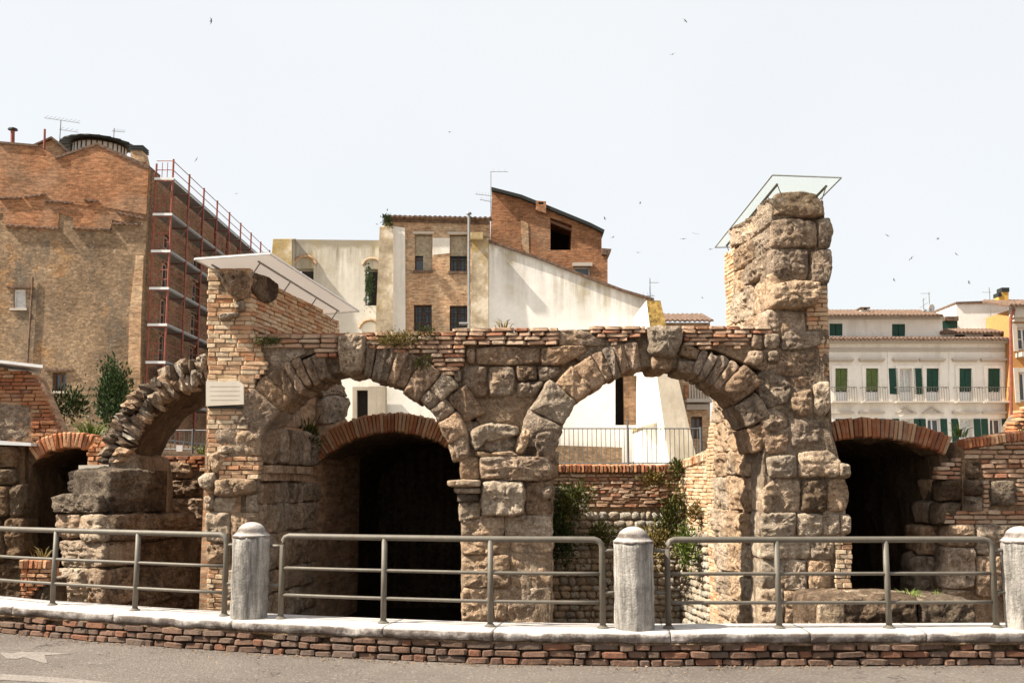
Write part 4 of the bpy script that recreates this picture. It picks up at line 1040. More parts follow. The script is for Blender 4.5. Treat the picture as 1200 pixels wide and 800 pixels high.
# inner jamb of the right vault catching some light
FJ = front(14.5)
stones(VR, FJ, [[(1092, 562), (1130, 560), (1130, 582), (1100, 585)], [(1100, 540), (1130, 536), (1130, 560), (1104, 560)], [(1086, 588), (1130, 586), (1130, 612), (1090, 614)], [(1078, 616), (1110, 615), (1110, 650), (1080, 650)], [(1074, 652), (1108, 652), (1108, 700), (1070, 700)]], MAT['travertine'], depth=.6, bulge=.08, rough=.06)
oe = thing('brick_stub', (8.3, 15.9, -.4), 'sunlit orange brick stub rising behind the patched wall', 'wall')
FS = front(15.8)
courses(oe, FS, pxs(FS, [(1184, 512), (1188, 496), (1194, 490), (1197, 480), (1206, 476), (1260, 470), (1260, 512)]), 'orange_brick', .06, (.13, .26), .3, .01, 0, .03, 'worn')
slab('core', FS, pxs(FS, [(1186, 560), (1190, 498), (1199, 484), (1260, 474), (1260, 560)]), .4, MAT['mortar'], oe, h=-.03)
# ------------------------------------------------------------------ rubble wall at the back of the right arch
YB = 18.7; FB = front(YB)
BW = thing('rubble_wall', (2, YB, -.5), 'back wall of white rubble below bands of red brick with upright brick coping', 'wall')
slab('mortar_core', FB, pxs(FB, [(630, 548), (800, 548), (800, 760), (630, 760)]), .35, MAT['mortar'], BW, h=-.03)
p0, p1 = W(632, 549, YB), W(798, 549, YB); k = int((p1.x-p0.x)/.068)
for i in range(k):
    brick_at(BW, (p0.x+(i+.5)*.068, YB+.1, p0.z), 0, (.057, .30, .155), 'red_brick', 'worn', 'coping_brick', rnd.uniform(-.03, .03))
courses(BW, FB, pxs(FB, [(632, 555), (798, 555), (798, 592), (768, 580), (758, 568), (742, 570), (738, 586), (716, 588), (712, 572), (690, 570), (632, 568)]), 'coping_brick', .066, (.18, .3), .2, .010, 0, .02, 'worn')
y = 569
while y < 750:
    dy = rnd.uniform(5.5, 10.5)
    if y < 594: poly = [[(632, y), (690, y), (690, y+dy), (632, y+dy)]]
    else: poly = [[(632, y), (798, y), (798, y+dy), (632, y+dy)]]
    for q in poly: courses(BW, FB, pxs(FB, q), 'rubble_white', .3, (.07, .24), .10, .004, .012, .022, 'lump', 'rubble_stone')
    y += dy
courses(BW, FB, pxs(FB, [(690, 570), (770, 571), (784, 594), (690, 594)]), 'coping_brick', .066, (.18, .3), .2, .010, 0, .02, 'worn')
# sunlit return of that wall up to the tall pier
cA = W(797, 600, YB); RT = Frame((cA.x, YB), (W(829, 600, 17.2).x-cA.x, 17.2-YB))
RB = thing('return_wall', (3.3, 17.3, -.4), 'sunlit brick return wall stepping down from the tall pier to the rubble wall', 'wall')
Lr = (Vector((W(829, 600, 17.2).x, 17.2, 0))-Vector((cA.x, YB, 0))).length
slab('mortar_core', RT, [(0, -1.1), (Lr, -1.1), (Lr, 2.15), (0, 1.98)], .4, MAT['pale_mortar'], RB, h=-.014)
courses(RB, RT, [(0, .9), (Lr, .75), (Lr, 2.08), (0, 1.84)], 'tan_brick', .064, (.17, .28), .2, .010, 0, .02)
for i in range(int(Lr/.07)):
    p = RT.at((i+.5)*.07, 1.90+.085*(i*.07), -.1); brick_at(RB, p, math.atan2(RT.U.y, RT.U.x), (.058, .28, .15), 'tan_brick', 'worn', 'coping_brick')
courses(RB, RT, [(0, -1.0), (Lr, -1.0), (Lr, .75), (0, .9)], 'rubble_white', .12, (.08, .22), .12, .005, .014, .03, 'lump', 'rubble_stone')

# ------------------------------------------------------------------ left: carved block pier, broken arch, small brick arch
SPc = W(126, 620, 14.25)
PL = Frame((SPc.x, SPc.y), (.80, -.60)); PRt = Frame((SPc.x, SPc.y), (.50, .866))
ST = thing('block_pier', (SPc.x, SPc.y+.4, -.5), 'broken pier of huge black-crusted stone blocks with shade-darkened right side and moulded ledge', 'ruin')
kw = dict(depth=.5, bulge=.07, rough=.06)
def pl(pts, m, fr, **k2): stone('stone', ST, fr, pxs(fr, pts), MAT[m], **dict(kw, **k2))
pl([(78, 552), (100, 549), (125, 549), (125, 577), (79, 578)], 'crusted', PL, h=-.03)
pl([(126, 550), (160, 549), (186, 552), (192, 570), (192, 600), (126, 601)], 'crusted', PRt, depth=.7, h=-.02)  # right face all in crusted stone: its shade is put into the colour too
pl([(68, 582), (80, 578), (125, 578), (125, 601), (68, 600)], 'crusted', PL, h=.06)
pl([(69, 602), (98, 602), (98, 630), (70, 630)], 'travertine', PL, h=.02); pl([(99, 602), (126, 602), (126, 634), (99, 634)], 'pale_stone', PL, h=.06)
pl([(127, 602), (160, 601), (196, 601), (221, 602), (223, 616), (190, 630), (127, 634)], 'crusted', PRt, bulge=.12, h=.10, depth=.7)
pl([(72, 632), (126, 634), (126, 664), (74, 664)], 'pale_stone', PL, h=.02); pl([(127, 635), (170, 634), (218, 630), (220, 660), (127, 664)], 'crusted', PRt, h=-.04)
pl([(68, 665), (104, 665), (104, 708), (67, 708)], 'pale_stone', PL, h=.04, rough=.08); pl([(105, 666), (126, 666), (126, 710), (105, 710)], 'travertine', PL, h=.02)
pl([(127, 666), (180, 664), (226, 660), (227, 712), (127, 712)], 'crusted', PRt, h=.02)
pl([(67, 709), (126, 711), (126, 760), (67, 760)], 'travertine', PL); pl([(127, 713), (227, 713), (227, 760), (127, 760)], 'crusted', PRt)
V = [PL.at(-.86, -.6, -.05), PL.at(.0, -.6, -.05), PRt.at(1.75, -.6, -.05), PRt.at(1.75, -.6, -.05)+PL.U*(-.8)]
V = [Vector(v) for v in V]; cc = sum(V, Vector())/4
MB().quad_prism([v.lerp(cc, .06) for v in V], (0, 0, 1.62)).build('core', MAT['crusted'], ST)
V2 = [PL.at(-.62, 1.0, -.06), PL.at(0, 1.0, -.06), PRt.at(1.05, 1.0, -.06), PRt.at(1.05, 1.0, -.06)+PL.U*(-.6)]
MB().quad_prism([Vector(v) for v in V2], (0, 0, .78)).build('core', MAT['crusted'], ST)
# broken rubble arch leaning on the brick pier: left half ring, rough on top, brown soffit
RA = thing('rubble_arch', W(180, 540, 15.2), 'half collapsed rubble arch with ragged stones leaning against the brick pier', 'ruin')
YA = 14.9; ca = W(262, 560, YA); N = 26
Ri = (W(262, 560-112, YA)-ca).length; V, Fc = [], []
prof = [(0, 0), (0, .15), (0, .3), (.5, .36), (1.0, .3), (1.35, .2), (1.35, .0), (.9, -.01), (.45, .0)]
for i in range(N+1):
    a = R(172-82*i/N)
    for (d, r_) in prof:
        p = Vector((ca.x+(Ri+r_)*math.cos(a), YA+d, ca.z+(Ri+r_)*math.sin(a)))
        k = .07*noise.fractal(p*3, 1, 2, 4); V.append(p+Vector((math.cos(a), 0, math.sin(a)))*k)
P = len(prof)
for i in range(N):
    for k in range(P): k2 = (k+1) % P; Fc.append([i*P+k, i*P+k2, (i+1)*P+k2, (i+1)*P+k])
Fc += [list(range(P)), [N*P+k for k in range(P)]]
fix(mk('core', V, Fc, MAT['dark_rubble'], RA, True))
for ring, (r0, ln_) in enumerate(((.09, .22), (.27, .20))):   # two rough rings of radial stones on the face
    a = 90.0
    while a < 171:
        wd = rnd.uniform(.07, .135); st = math.degrees(wd/(Ri+r0)); am = R(a+st/2); a += st*.92
        r_ = Ri+r0+rnd.uniform(-.03, .03)+(.05 if ring and am > R(130) else 0)
        p = Vector((ca.x+r_*math.cos(am), YA-.03+rnd.uniform(-.05, .03), ca.z+r_*math.sin(am)))
        brick_at(RA, p, rnd.uniform(-.25, .25), (ln_*rnd.uniform(.85, 1.35), .26, wd*rnd.uniform(.95, 1.2)), rnd.choice(['grey_stone', 'travertine', 'crusted', 'travertine']), 'jag', 'rubble_stone', -am+rnd.uniform(-.22, .22), rnd.uniform(-.25, .25))
for i in range(70):                                         # loose top stones
    am = R(rnd.uniform(90, 170)); r_ = Ri+rnd.uniform(.36, .43); p = Vector((ca.x+r_*math.cos(am), YA+rnd.uniform(.0, 1.2), ca.z+r_*math.sin(am)))
    s_ = rnd.uniform(.09, .17); brick_at(RA, p, rnd.uniform(-.5, .5), (s_, .2, s_*1.3), rnd.choice(['grey_stone', 'crusted', 'travertine']), 'jag', 'rubble_stone', -am+rnd.uniform(-.3, .3))
mb = MB(); p = W(132, 540, YA); q = W(165, 540, YA)
stone('springer', RA, front(YA), pxs(front(YA), [(130, 530), (164, 534), (168, 560), (165, 760), (132, 760)]), MAT['travertine'], depth=1.3, bulge=.03, rough=.05)
# small orange brick arch
OA = thing('brick_vault', W(75, 540, 15.6), 'small low vault with bright orange brick arch ring behind the block pier', 'vault')
c0, Ro, th = brick_arch(OA, 15.6, (78, 588), 82, 40, 128, 19, .062, .3, 'orange_brick')
tunnel(OA, 15.63, c0, Ro-th, 30, 138, -1.28, 5.0, th*.9, MAT['dark_rubble'])
FO = front(15.6)
courses(OA, FO, pxs(FO, [(101, 530), (112, 514), (132, 516), (132, 545), (101, 545)]), 'orange_brick', .062, (.12, .25), .25, .01, .0, .02)
slab('springer_slab', FO, pxs(FO, [(94, 545), (132, 544), (132, 549), (94, 550)]), .4, MAT['marble'], OA, h=.06)
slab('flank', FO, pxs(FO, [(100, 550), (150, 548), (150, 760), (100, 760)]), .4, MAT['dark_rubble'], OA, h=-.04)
# shaded masonry behind the block pier and beside the vault
LWL = thing('shaded_wall', (-8, 15.7, -.5), 'shaded wall of big stone blocks beside the orange brick vault under a pale slab', 'wall')
FL = front(15.5)
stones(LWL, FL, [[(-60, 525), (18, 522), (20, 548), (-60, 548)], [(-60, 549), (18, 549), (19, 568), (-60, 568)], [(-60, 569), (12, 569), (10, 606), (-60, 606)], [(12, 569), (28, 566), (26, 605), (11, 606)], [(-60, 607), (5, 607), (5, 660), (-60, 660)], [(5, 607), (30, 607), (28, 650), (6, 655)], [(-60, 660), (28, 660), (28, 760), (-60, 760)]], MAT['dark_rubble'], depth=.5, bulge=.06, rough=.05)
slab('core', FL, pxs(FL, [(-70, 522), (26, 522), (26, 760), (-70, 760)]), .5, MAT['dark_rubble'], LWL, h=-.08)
slab('pale_slab', FL, pxs(FL, [(-70, 515), (0, 516), (40, 519), (40, 522.5), (0, 521), (-70, 521)]), .7, MAT['white_metal'], LWL, h=.1)
SHW = thing('shaded_wall', (-5.2, 16.9, -.5), 'shaded wall of brick and worn stone between the block pier and the brick pier', 'wall')
FSH = front(16.8)
slab('core', FSH, pxs(FSH, [(160, 545), (183, 536), (246, 534), (300, 534), (300, 760), (160, 760)]), .5, MAT['mortar'], SHW, h=-.05)
courses(SHW, FSH, pxs(FSH, [(164, 545), (184, 535), (244, 534), (244, 552), (226, 552), (222, 542), (194, 542), (190, 580), (164, 580)]), 'red_brick', .065, (.14, .27), .16, .01, 0, .02, 'worn')
stones(SHW, FSH, [[(194, 543), (206, 540), (222, 544), (226, 560), (196, 562)], [(190, 563), (236, 562), (236, 582), (192, 582)], [(192, 583), (240, 583), (240, 616), (192, 616)], [(164, 582), (190, 582), (190, 616), (164, 616)], [(220, 617), (246, 617), (246, 660), (220, 660)], [(180, 660), (246, 660), (246, 720), (180, 720)]], MAT['travertine'], depth=.4, bulge=.06, rough=.045)
# sloping brick ruin with cover, far left
LR = thing('sloping_wall', (-10, 17.9, -.5), 'red brick wall stub with sloping end and blocked opening under a white cover', 'wall')
FLR = front(17.6)
courses(LR, FLR, pxs(FLR, [(-60, 425), (0, 431), (37, 437), (70, 508), (70, 516), (36, 516), (36, 474), (0, 470), (-60, 468)]), 'red_brick', .066, (.16, .28), .2, .01, 0, .02)
slab('core', FLR, pxs(FLR, [(-60, 426), (0, 432), (33, 438), (64, 508), (64, 760), (-60, 760)]), .6, MAT['near_wall'], LR, h=-.04)
stones(LR, FLR, [[(-60, 471), (0, 472), (35, 476), (34, 516), (-60, 516)]], MAT['travertine'], depth=.3, bulge=.02, rough=.03, h=-.02)
pA, pB = W(-60, 418, 17.4), W(50, 431, 17.4)
MB().quad_prism([pA, pB, pB+Vector((-.5, 1.0, 0)), pA+Vector((-.5, 1.0, 0))], (0, 0, .05)).build('cover_sheet', MAT['white_metal'], LR)
# small orange brick stair wall by the railing
OS = thing('brick_step', W(42, 700, 13), 'small stepped stub of bright orange bricks at the foot of the block pier', 'wall')
FOS = front(12.9)
for i in range(7):
    p = W(26+i*5.4, 661, 12.9); brick_at(OS, (p.x, 13.0, p.z), 0, (.050, .25, .10), 'orange_brick', 'brick', 'header_brick', rnd.uniform(-.04, .04))
courses(OS, FOS, pxs(FOS, [(24, 666), (62, 666), (62, 676), (54, 684), (46, 686), (42, 694), (36, 696), (35, 740), (24, 740)]), 'orange_brick', .055, (.09, .15), .25, .01, 0, .02)
stones(OS, front(13.0), [[(37, 690), (50, 682), (62, 678), (64, 730), (37, 740)]], MAT['dark_rubble'], depth=.4, bulge=.06, rough=.04)

# ------------------------------------------------------------------ long low stone block behind the coping
LB = thing('stone_block', W(1050, 720, 11), 'long low weathered stone block with grass on top beside the pale bollard', 'stone')
FLB = front(10.62)
stone('stone', LB, FLB, pxs(FLB, [(956, 703), (975, 700), (1070, 700), (1075, 702), (1075, 770), (956, 770)]), MAT['crusted'], depth=.85, bulge=.05, rough=.06, h=0.0)
stone('stone', LB, FLB, pxs(FLB, [(956, 704), (988, 701), (990, 770), (956, 770)]), MAT['grey_stone'], depth=.3, bulge=.03, rough=.02, h=.035)
stone('stone', LB, FLB, pxs(FLB, [(1077, 703), (1110, 701), (1142, 702), (1144, 770), (1077, 770)]), MAT['crusted'], depth=.75, bulge=.05, rough=.04)
tp = W(1040, 697, 10.7)
V, Fc = [], []
for i in range(21):
    for j in range(9):
        a = W(960, 700, 10.65).x; b = W(1115, 700, 10.65).x
        xx = a+(b-a)*i/20; yy = 10.65+.75*j/8; e = min(i, 20-i)/5; V.append((xx, yy, tp.z-.065+.045*min(1, e)*min(1, j/3+.2)+.02*noise.fractal(Vector((xx, yy, 0))*5, 1, 2, 3)))
for i in range(20):
    for j in range(8): a = i*9+j; Fc.append([a, a+9, a+10, a+1])
mk('top_bed', V, Fc, MAT['grey_stone'], LB, True)
flush_spill()
# ------------------------------------------------------------------ background: helpers
def rect(fr, x0, y0, x1, y1): return pxs(fr, [(x0, y1), (x1, y1), (x1, y0), (x0, y0)])
def bbox(q): return min(p[0] for p in q), max(p[0] for p in q), min(p[1] for p in q), max(p[1] for p in q)
def window(parent, fr, q, set_back=.25, frame='white_metal', pane='glass', fw=.06, bars=1, cross=0, name='window'):
    u0, u1, z0, z1 = bbox(q); mb = MB(); h = -set_back
    mb.fbox(fr, u0, u0+fw, z0, z1, h-.05, h); mb.fbox(fr, u1-fw, u1, z0, z1, h-.05, h)
    mb.fbox(fr, u0+fw, u1-fw, z1-fw, z1, h-.05, h-.002); mb.fbox(fr, u0+fw, u1-fw, z0, z0+fw, h-.05, h-.002)
    for i in range(bars):
        c = u0+(u1-u0)*(i+1)/(bars+1); mb.fbox(fr, c-fw*.5, c+fw*.5, z0+fw, z1-fw, h-.05, h-.003)
    for i in range(cross):
        c = z0+(z1-z0)*(i+1)/(cross+1); mb.fbox(fr, u0+fw, u1-fw, c-fw*.4, c+fw*.4, h-.05, h-.006)
    o = mb.build(name, MAT[frame], parent)
    MB().fbox(fr, u0+.01, u1-.01, z0+.01, z1-.01, h-.09, h-.06).build('pane', MAT[pane], o)
    return o
def grate(parent, fr, q, n=5, m=8, h=-.08):
    u0, u1, z0, z1 = bbox(q); mb = MB()
    for i in range(n+1): u = u0+(u1-u0)*i/n; mb.fbox(fr, u-.014, u+.014, z0, z1, h-.02, h)
    for i in range(m+1): z = z0+(z1-z0)*i/m; mb.fbox(fr, u0, u1, z-.014, z+.014, h-.045, h-.022)
    return mb.build('iron_grate', MAT['black'], parent)
def tiles(name, parent, p0, p1, back, drop, m, pitch=.22, amp=.06):
    """strip of barrel tiles along an eave from p0 to p1, rising backwards"""
    p0, p1, back = Vector(p0), Vector(p1), Vector(back); L_ = (p1-p0).length; n = max(8, int(L_/pitch)*4); V, Fc = [], []
    for i in range(n+1):
        f = i/n; k = amp*abs(math.sin(math.pi*L_/pitch*f))+.02*noise.noise(Vector((f*L_*3, p0.x, p0.y)))
        b = p0.lerp(p1, f); V += [b+Z*(k-drop), b+Z*k, b+back+Z*k, b+back+Z*(k-drop)]
    for i in range(n):
        for k in range(4): k2 = (k+1) % 4; Fc.append([i*4+k, i*4+k2, i*4+4+k2, i*4+4+k])
    Fc += [[0, 1, 2, 3], [n*4+3, n*4+2, n*4+1, n*4]]
    return fix(mk(name, V, Fc, m, parent))
def antenna(px, py, Y, hgt, arms, label, base=None):
    p = W(px, py, Y); t = thing('tv_antenna', p, label, 'antenna', 'rooftop television antennas')
    MB().tube([p, p+Z*hgt], .028, 6).build('mast', MAT['galv'], t)
    for (f, l, r_, tilt, n) in arms:
        a = p+Z*hgt*f; mb = MB(); mb.tube([a+Vector((-l, 0, l*tilt)), a+Vector((r_, 0, -r_*tilt))], .017, 5)
        for i in range(n):
            k = -l+(l+r_)*(i+.5)/n; c = a+Vector((k, 0, -k*tilt)); mb.tube([c-Vector((0, .22, .05)), c+Vector((0, .22, .22))], .009, 4)
        mb.build('arm', MAT['galv'], t)
    return t

# ------------------------------------------------------------------ A: tall rubble and brick house with scaffold, left
YA_ = 53.0; FA = front(YA_)
HA = thing('brick_house', W(60, 480, YA_), 'tall old house with patched rubble and red brick gable wall', 'house')
winA = [rect(FA, 16, 339, 30, 361), rect(FA, 61.5, 436, 77, 458)]
outl = [(-80, 560), (163, 560), (165, 440), (170, 300), (175.5, 196), (146, 182), (115, 169), (92, 176), (68, 184), (45, 172), (0, 168), (-80, 166)]
slab('wall', FA, pxs(FA, outl), 1.2, MAT['far_rubble'], HA, winA)
upper = [(-80, 262), (-80, 166.2), (0, 168.2), (45, 172.2), (68, 184.2), (92, 176.2), (115, 169.2), (146, 182.2), (175.3, 196.2), (171, 258), (160, 257), (150, 262), (132, 258), (130, 268), (110, 271), (88, 269), (86, 255), (70, 250), (68, 268), (50, 270), (30, 267), (6, 266), (4, 250)]
slab('upper_wall', FA, pxs(FA, upper), .10, MAT['far_red'], HA, h=.06)
slab('upper_wall', FA, pxs(FA, [(84, 240), (84, 182), (115, 169.4), (146, 182.4), (175.0, 196.4), (172, 252), (150, 248), (120, 243)]), .10, MAT['far_red'], HA, h=.10)
for pts in ([(54, 236), (86, 239), (86, 242), (54, 240)], [(8, 265), (70, 269), (70, 273), (8, 270)], [(86, 268), (131, 270), (131, 274), (86, 272)], [(132, 263), (163, 264), (163, 268), (132, 267)], [(0, 233), (26, 233), (26, 236), (0, 236)], [(30, 232), (54, 229), (54, 232), (30, 235)], [(138, 250), (170, 257), (170, 260), (138, 253)], [(100, 235), (116, 237), (116, 239), (100, 237)]):
    q = pxs(FA, pts); p0, p1 = FA.at(q[0][0], q[0][1], .2), FA.at(q[1][0], q[1][1], .2)
    tiles('tile_ledge', HA, p0, p1, (0, .22, .07), .08, MAT['tile'], .28, .07)
slab('pilaster', FA, pxs(FA, [(149, 560), (163, 560), (166, 370), (169, 300), (160, 300), (152, 370)]), .3, MAT['far_tan'], HA, h=.10)
window(HA, FA, winA[0], .12, 'white_metal', 'curtain', .10, 0, 0); window(HA, FA, winA[1], .25, 'brown_wood', 'glass', .10, 1, 0)
for q in winA:
    u0, u1, z0, z1 = bbox(q); MB().fbox(FA, u0-.35, u1+.35, z1+.06, z1+.16, -.02, .12).build('lintel', MAT['tile'], HA)
    MB().fbox(FA, u0-.1, u1+.1, z0-.12, z0-.01, -.02, .1).build('sill', MAT['palace_trim'], HA)
a, b = FA.px(39.5, 325), FA.px(33, 430)
MB().tube([FA.at(*a, .1), FA.at(*b, .1)], .05, 6).build('drain_pipe', MAT['tile'], HA)
for pts in ([(66, 184), (115, 168.2), (115, 171), (66, 187)], [(115, 168.2), (176, 195), (175, 199), (115, 171.5)], [(0, 166.5), (46, 170.5), (46, 173), (0, 169)]):
    q = pxs(FA, pts); slab('verge', FA, q, 1.8, MAT['tile'], HA, h=.16)
# roof pieces behind the gable: little gabled dormer, drum with flat-slab roof, chimneys
f2 = front(54.6)
dm = slab('dormer', f2, pxs(f2, [(40, 190), (40, 171), (62, 162.3), (76, 176), (80, 195)]), 1.5, MAT['far_tan'], HA)
slab('dormer_roof', f2, pxs(f2, [(37, 172), (62, 161), (78, 177), (77, 178.5), (62, 163.4), (38, 173.2)]), 1.7, MAT['tile'], dm, h=.2)
MB().tube([W(51.5, 190, 54.2), W(52.5, 151.5, 54.2)], .06, 6).build('vent_pipe', MAT['rust'], HA)
pc = W(116, 184, 57.5); rr = (W(146, 178, 57.5)-pc).length
dr = MB().lathe(pc-Z*1.0, [(rr, 0), (rr, 1.55)], 28).build('drum', MAT['plaster_wall'], HA)
for k in range(16):
    a = R(180+180*(k+.5)/16); p = pc+Vector((math.cos(a)*rr*1.01, math.sin(a)*rr*1.01, -.35)); MB().tube([p, p+Z*.9], .035, 4).build('drum_post', MAT['black'], dr)
for k in range(14):
    a = R(170+200*k/13); d = Vector((math.cos(a), math.sin(a), 0)); p = pc+d*rr*.75+Z*(.62+.12*math.sin(math.pi*k/13))
    s_ = Vector((-d.y, d.x, 0))*.55; MB().quad_prism([p-s_-d*.9, p+s_-d*.9, p+s_+d*1.0-Z*.16, p-s_+d*1.0-Z*.16], (0, 0, .07)).build('roof_slab', MAT['black'], dr)
MB().lathe(pc+Z*.5, [(rr*1.05, 0), (rr*.9, .25), (.05, .55)], 28).build('drum_roof', MAT['tile'], dr)
MB().lathe(pc-Z*.5, [(rr*1.12, 0), (rr*1.12, .1)], 28).build('drum_ledge', MAT['black'], dr)
f3 = front(54.3); ch = slab('chimney', f3, pxs(f3, [(153, 190), (153, 176), (167, 177), (170, 190)]), .8, MAT['far_tan'], HA)
for k in range(3): q = rect(f3, 153-1, 170.5+2.2*k, 167+1, 171.8+2.2*k); slab('chimney_cap', f3, q, .95, MAT['black'], ch, h=.06)
p = W(14.7, 172, 53.6); MB().tube([p, W(14.9, 153, 53.6)], .11, 8).build('flue', MAT['rust'], HA); MB().lathe(W(15, 152.5, 53.6), [(.26, 0), (.24, .08), (.03, .16)], 10).build('flue_cap', MAT['black'], HA)
# shaded side wall behind the scaffold
XS = W(172, 400, YA_).x-.25; SDF = Frame((XS, YA_+.3), (0, 1))
holes = []
for zz in (7.9, 9.9, 11.9, 13.9):
    for u in (2.2, 7.6, 13.0, 18.4): holes.append([(u, zz), (u+1.3, zz), (u+1.3, zz+1.75 if zz < 12 else zz+1.3), (u, zz+1.75 if zz < 12 else zz+1.3)])
slab('side_wall', SDF, [(0, 0), (26, 0), (26, 18.1), (0, 18.1)], .5, MAT['far_dark'], HA, holes)
for q in holes: window(HA, SDF, q, .2, 'palace_trim', 'glass', .1, 1, 1)
# ------------------------------------------------------------------ scaffold
SX = thing('scaffold', (XS+.8, 60, ZT), 'rust red tube scaffold with metal decks along the shaded side of the tall house', 'scaffold')
x_in, x_out = XS+.25, XS+1.15
ys = [YA_+.2+2.75*i for i in range(9)]; decks = [5.7, 7.68, 9.66, 11.6, 13.6, 15.6, 17.55]
for i, y in enumerate(ys):
    for xx in (x_in, x_out):
        MB().tube([(xx, y, ZT), (xx, y, decks[-1]+(1.15 if xx == x_out else .9))], .055, 6).build('standard', MAT['rust'], SX)
    for z in decks: MB().tube([(x_in, y, z-.06), (x_out, y, z-.06)], .03, 5).build('transom', MAT['rust'], SX)
for k, z in enumerate(decks):
    for i in range(8):
        MB().box(x_in+.04, x_out-.04, ys[i]+.02, ys[i+1]-.02, z, z+.05).build('deck', MAT['galv'], SX)
    MB().box(x_out-.02, x_out+.01, ys[0], ys[-1], z+.055, z+.15).build('toe_board', MAT['galv'], SX)
    MB().box(x_in-.05, x_out+.08, ys[0]-.10, ys[0]-.06, z-.02, z+.11).build('end_board', MAT['white_metal'], SX)
    for hz in (.55, 1.05):
        MB().tube([(x_out, ys[0], z+hz), (x_out, ys[-1], z+hz)], .024, 5).build('guard_rail', MAT['rust'], SX)
        MB().tube([(x_in, ys[0], z+hz), (x_out, ys[0], z+hz)], .024, 5).build('guard_rail', MAT['rust'], SX)
    if k < 6:
        for f in (.33, .66): MB().tube([(x_in+.9*f, ys[0], z), (x_in+.9*f, ys[0], z+1.05)], .018, 5).build('end_bar', MAT['rust'], SX)
        MB().tube([(x_in, ys[0], z), (x_out, ys[0], decks[k+1])], .02, 5).build('brace', MAT['rust'], SX)
        for i in range(k % 2, 8, 2):
            MB().tube([(x_out+.03, ys[i], z), (x_out+.03, ys[i+1], decks[k+1])], .022, 5).build('brace', MAT['rust'], SX)
for xx in (x_in+.32, x_in+.6): MB().tube([(xx, ys[0]-.02, decks[-1]), (xx, ys[0]-.02, decks[-1]+.95)], .02, 5).build('gate_bar', MAT['rust'], SX)
MB().quad_prism([(x_out+.1, ys[0]+.3, 6.2), (x_out+.1, ys[4], 6.2), (x_out+1.6, ys[4], 7.9), (x_out+1.6, ys[0]+.3, 7.9)], (-.03, 0, .04)).build('fan_board', MAT['galv'], SX)
gp = MB()
for i in range(9):
    y = ys[0]+.4+i*1.3; gp.tube([(x_out+.2, y, 3.0), (x_out+.2, y+1.3, 3.7)], .03, 5); gp.tube([(x_out+.2, y+1.3, 3.7), (x_out+.2, y+1.3, 3.0)], .03, 5)
for z in (3.0, 3.7): gp.tube([(x_out+.2, ys[0]+.4, z), (x_out+.2, ys[0]+12, z)], .04, 5)
gp.build('lattice_girder', MAT['galv'], SX)

# ------------------------------------------------------------------ B: cream and brick house with buttresses, centre
YC = 52.0; FC = front(YC)
HB = thing('buttressed_house', W(520, 540, YC), 'old house with stained cream plaster and brick front between leaning buttresses', 'house')
wl = [rect(FC, 347, 314.5, 367.5, 337), rect(FC, 428, 315, 443, 358), rect(FC, 424, 389, 443, 420)]
slab('wall', FC, pxs(FC, [(335, 560), (449, 560), (449, 281.5), (342, 280.5), (335, 300)]), .8, MAT['plaster'], HB, wl)
for q in wl:
    u0, u1, z0, z1 = bbox(q); MB().fbox(FC, u0-.02, u1+.02, z0-.3, z1+.65, -1.6, -1.5).build('interior_shade', MAT['dark'], HB)  # dark panel added for the shade behind each window
    cu = (u0+u1)/2; r_ = (u1-u0)/2+.12; pts = [FC.at(cu+r_*math.cos(R(10+160*i/12)), z1+.12+r_*.9*math.sin(R(10+160*i/12)), .03) for i in range(13)]
    MB().tube(pts, .085, 6).build('arch_moulding', MAT['far_tan'], HB)
# brick front with windows
wb = [rect(FC, 486, 274.5, 506.5, 317), rect(FC, 527, 275, 547.5, 318), rect(FC, 485, 357, 506, 388), rect(FC, 527, 358, 547.5, 388)]
slab('brick_front', FC, pxs(FC, [(470, 560), (560, 560), (575, 560), (574, 258), (515, 254.5), (450, 254.5), (450, 270), (455, 300), (470, 310)]), .8, MAT['far_tan'], HB, wb, h=.02)
for i, q in enumerate(wb):
    u0, u1, z0, z1 = bbox(q)
    window(HB, FC, q, .3, 'brown_wood', 'glass', .07, 1, 2)
    if i < 2:
        zz = z0+(z1-z0)*.42
        if i == 0:
            MB().fbox(FC, u0+.02, u1-.02, zz, z1-.05, -.2, -.14).build('board', MAT['wood'], HB); MB().fbox(FC, u0+.44, u1-.02, z0+.02, zz, -.2, -.15).build('board', MAT['wood'], HB)
        else: MB().fbox(FC, u0+.02, u1-.02, zz, z1-.05, -.2, -.14).build('board', MAT['wood'], HB)
        MB().fbox(FC, u0-.1, u1+.1, z1+.01, z1+.12, 0, .12).build('lintel', MAT['palace_trim'], HB)
        MB().fbox(FC, u0-.05, u1+.05, z0-.14, z0-.01, 0, .14).build('sill', MAT['tile'], HB)
    else: grate(HB, FC, q)
    if i == 1: grate(HB, FC, [(u0, z0), (u1, z0), (u1, zz), (u0, zz)], 5, 4)
u0, _ = FC.px(507, 300); u1, _ = FC.px(527, 300); z0 = FC.px(510, 299)[1]; z1 = FC.px(510, 279)[1]
slab('plaster_patch', FC, [(u0, z0), (u1, z0+.1), (u1, z1), (u0, z1)], .04, MAT['plaster_wall'], HB, h=.05)
a, b = W(449, 255, YC), W(575, 257.5, YC); tiles('roof_tiles', HB, a+Vector((0, -.35, 0)), b+Vector((0, -.35, 0)), (0, 4, .9), .10, MAT['tile'], .26, .08)
slab('gutter_board', FC, pxs(FC, [(450, 257.5), (574, 261), (574, 263), (450, 260)]), .1, MAT['tile'], HB, h=.12)
MB().tube([W(549.5, 252, YC-.4), W(549.5, 400, YC-.4)], .075, 8).build('flue_pipe', MAT['galv'], HB)
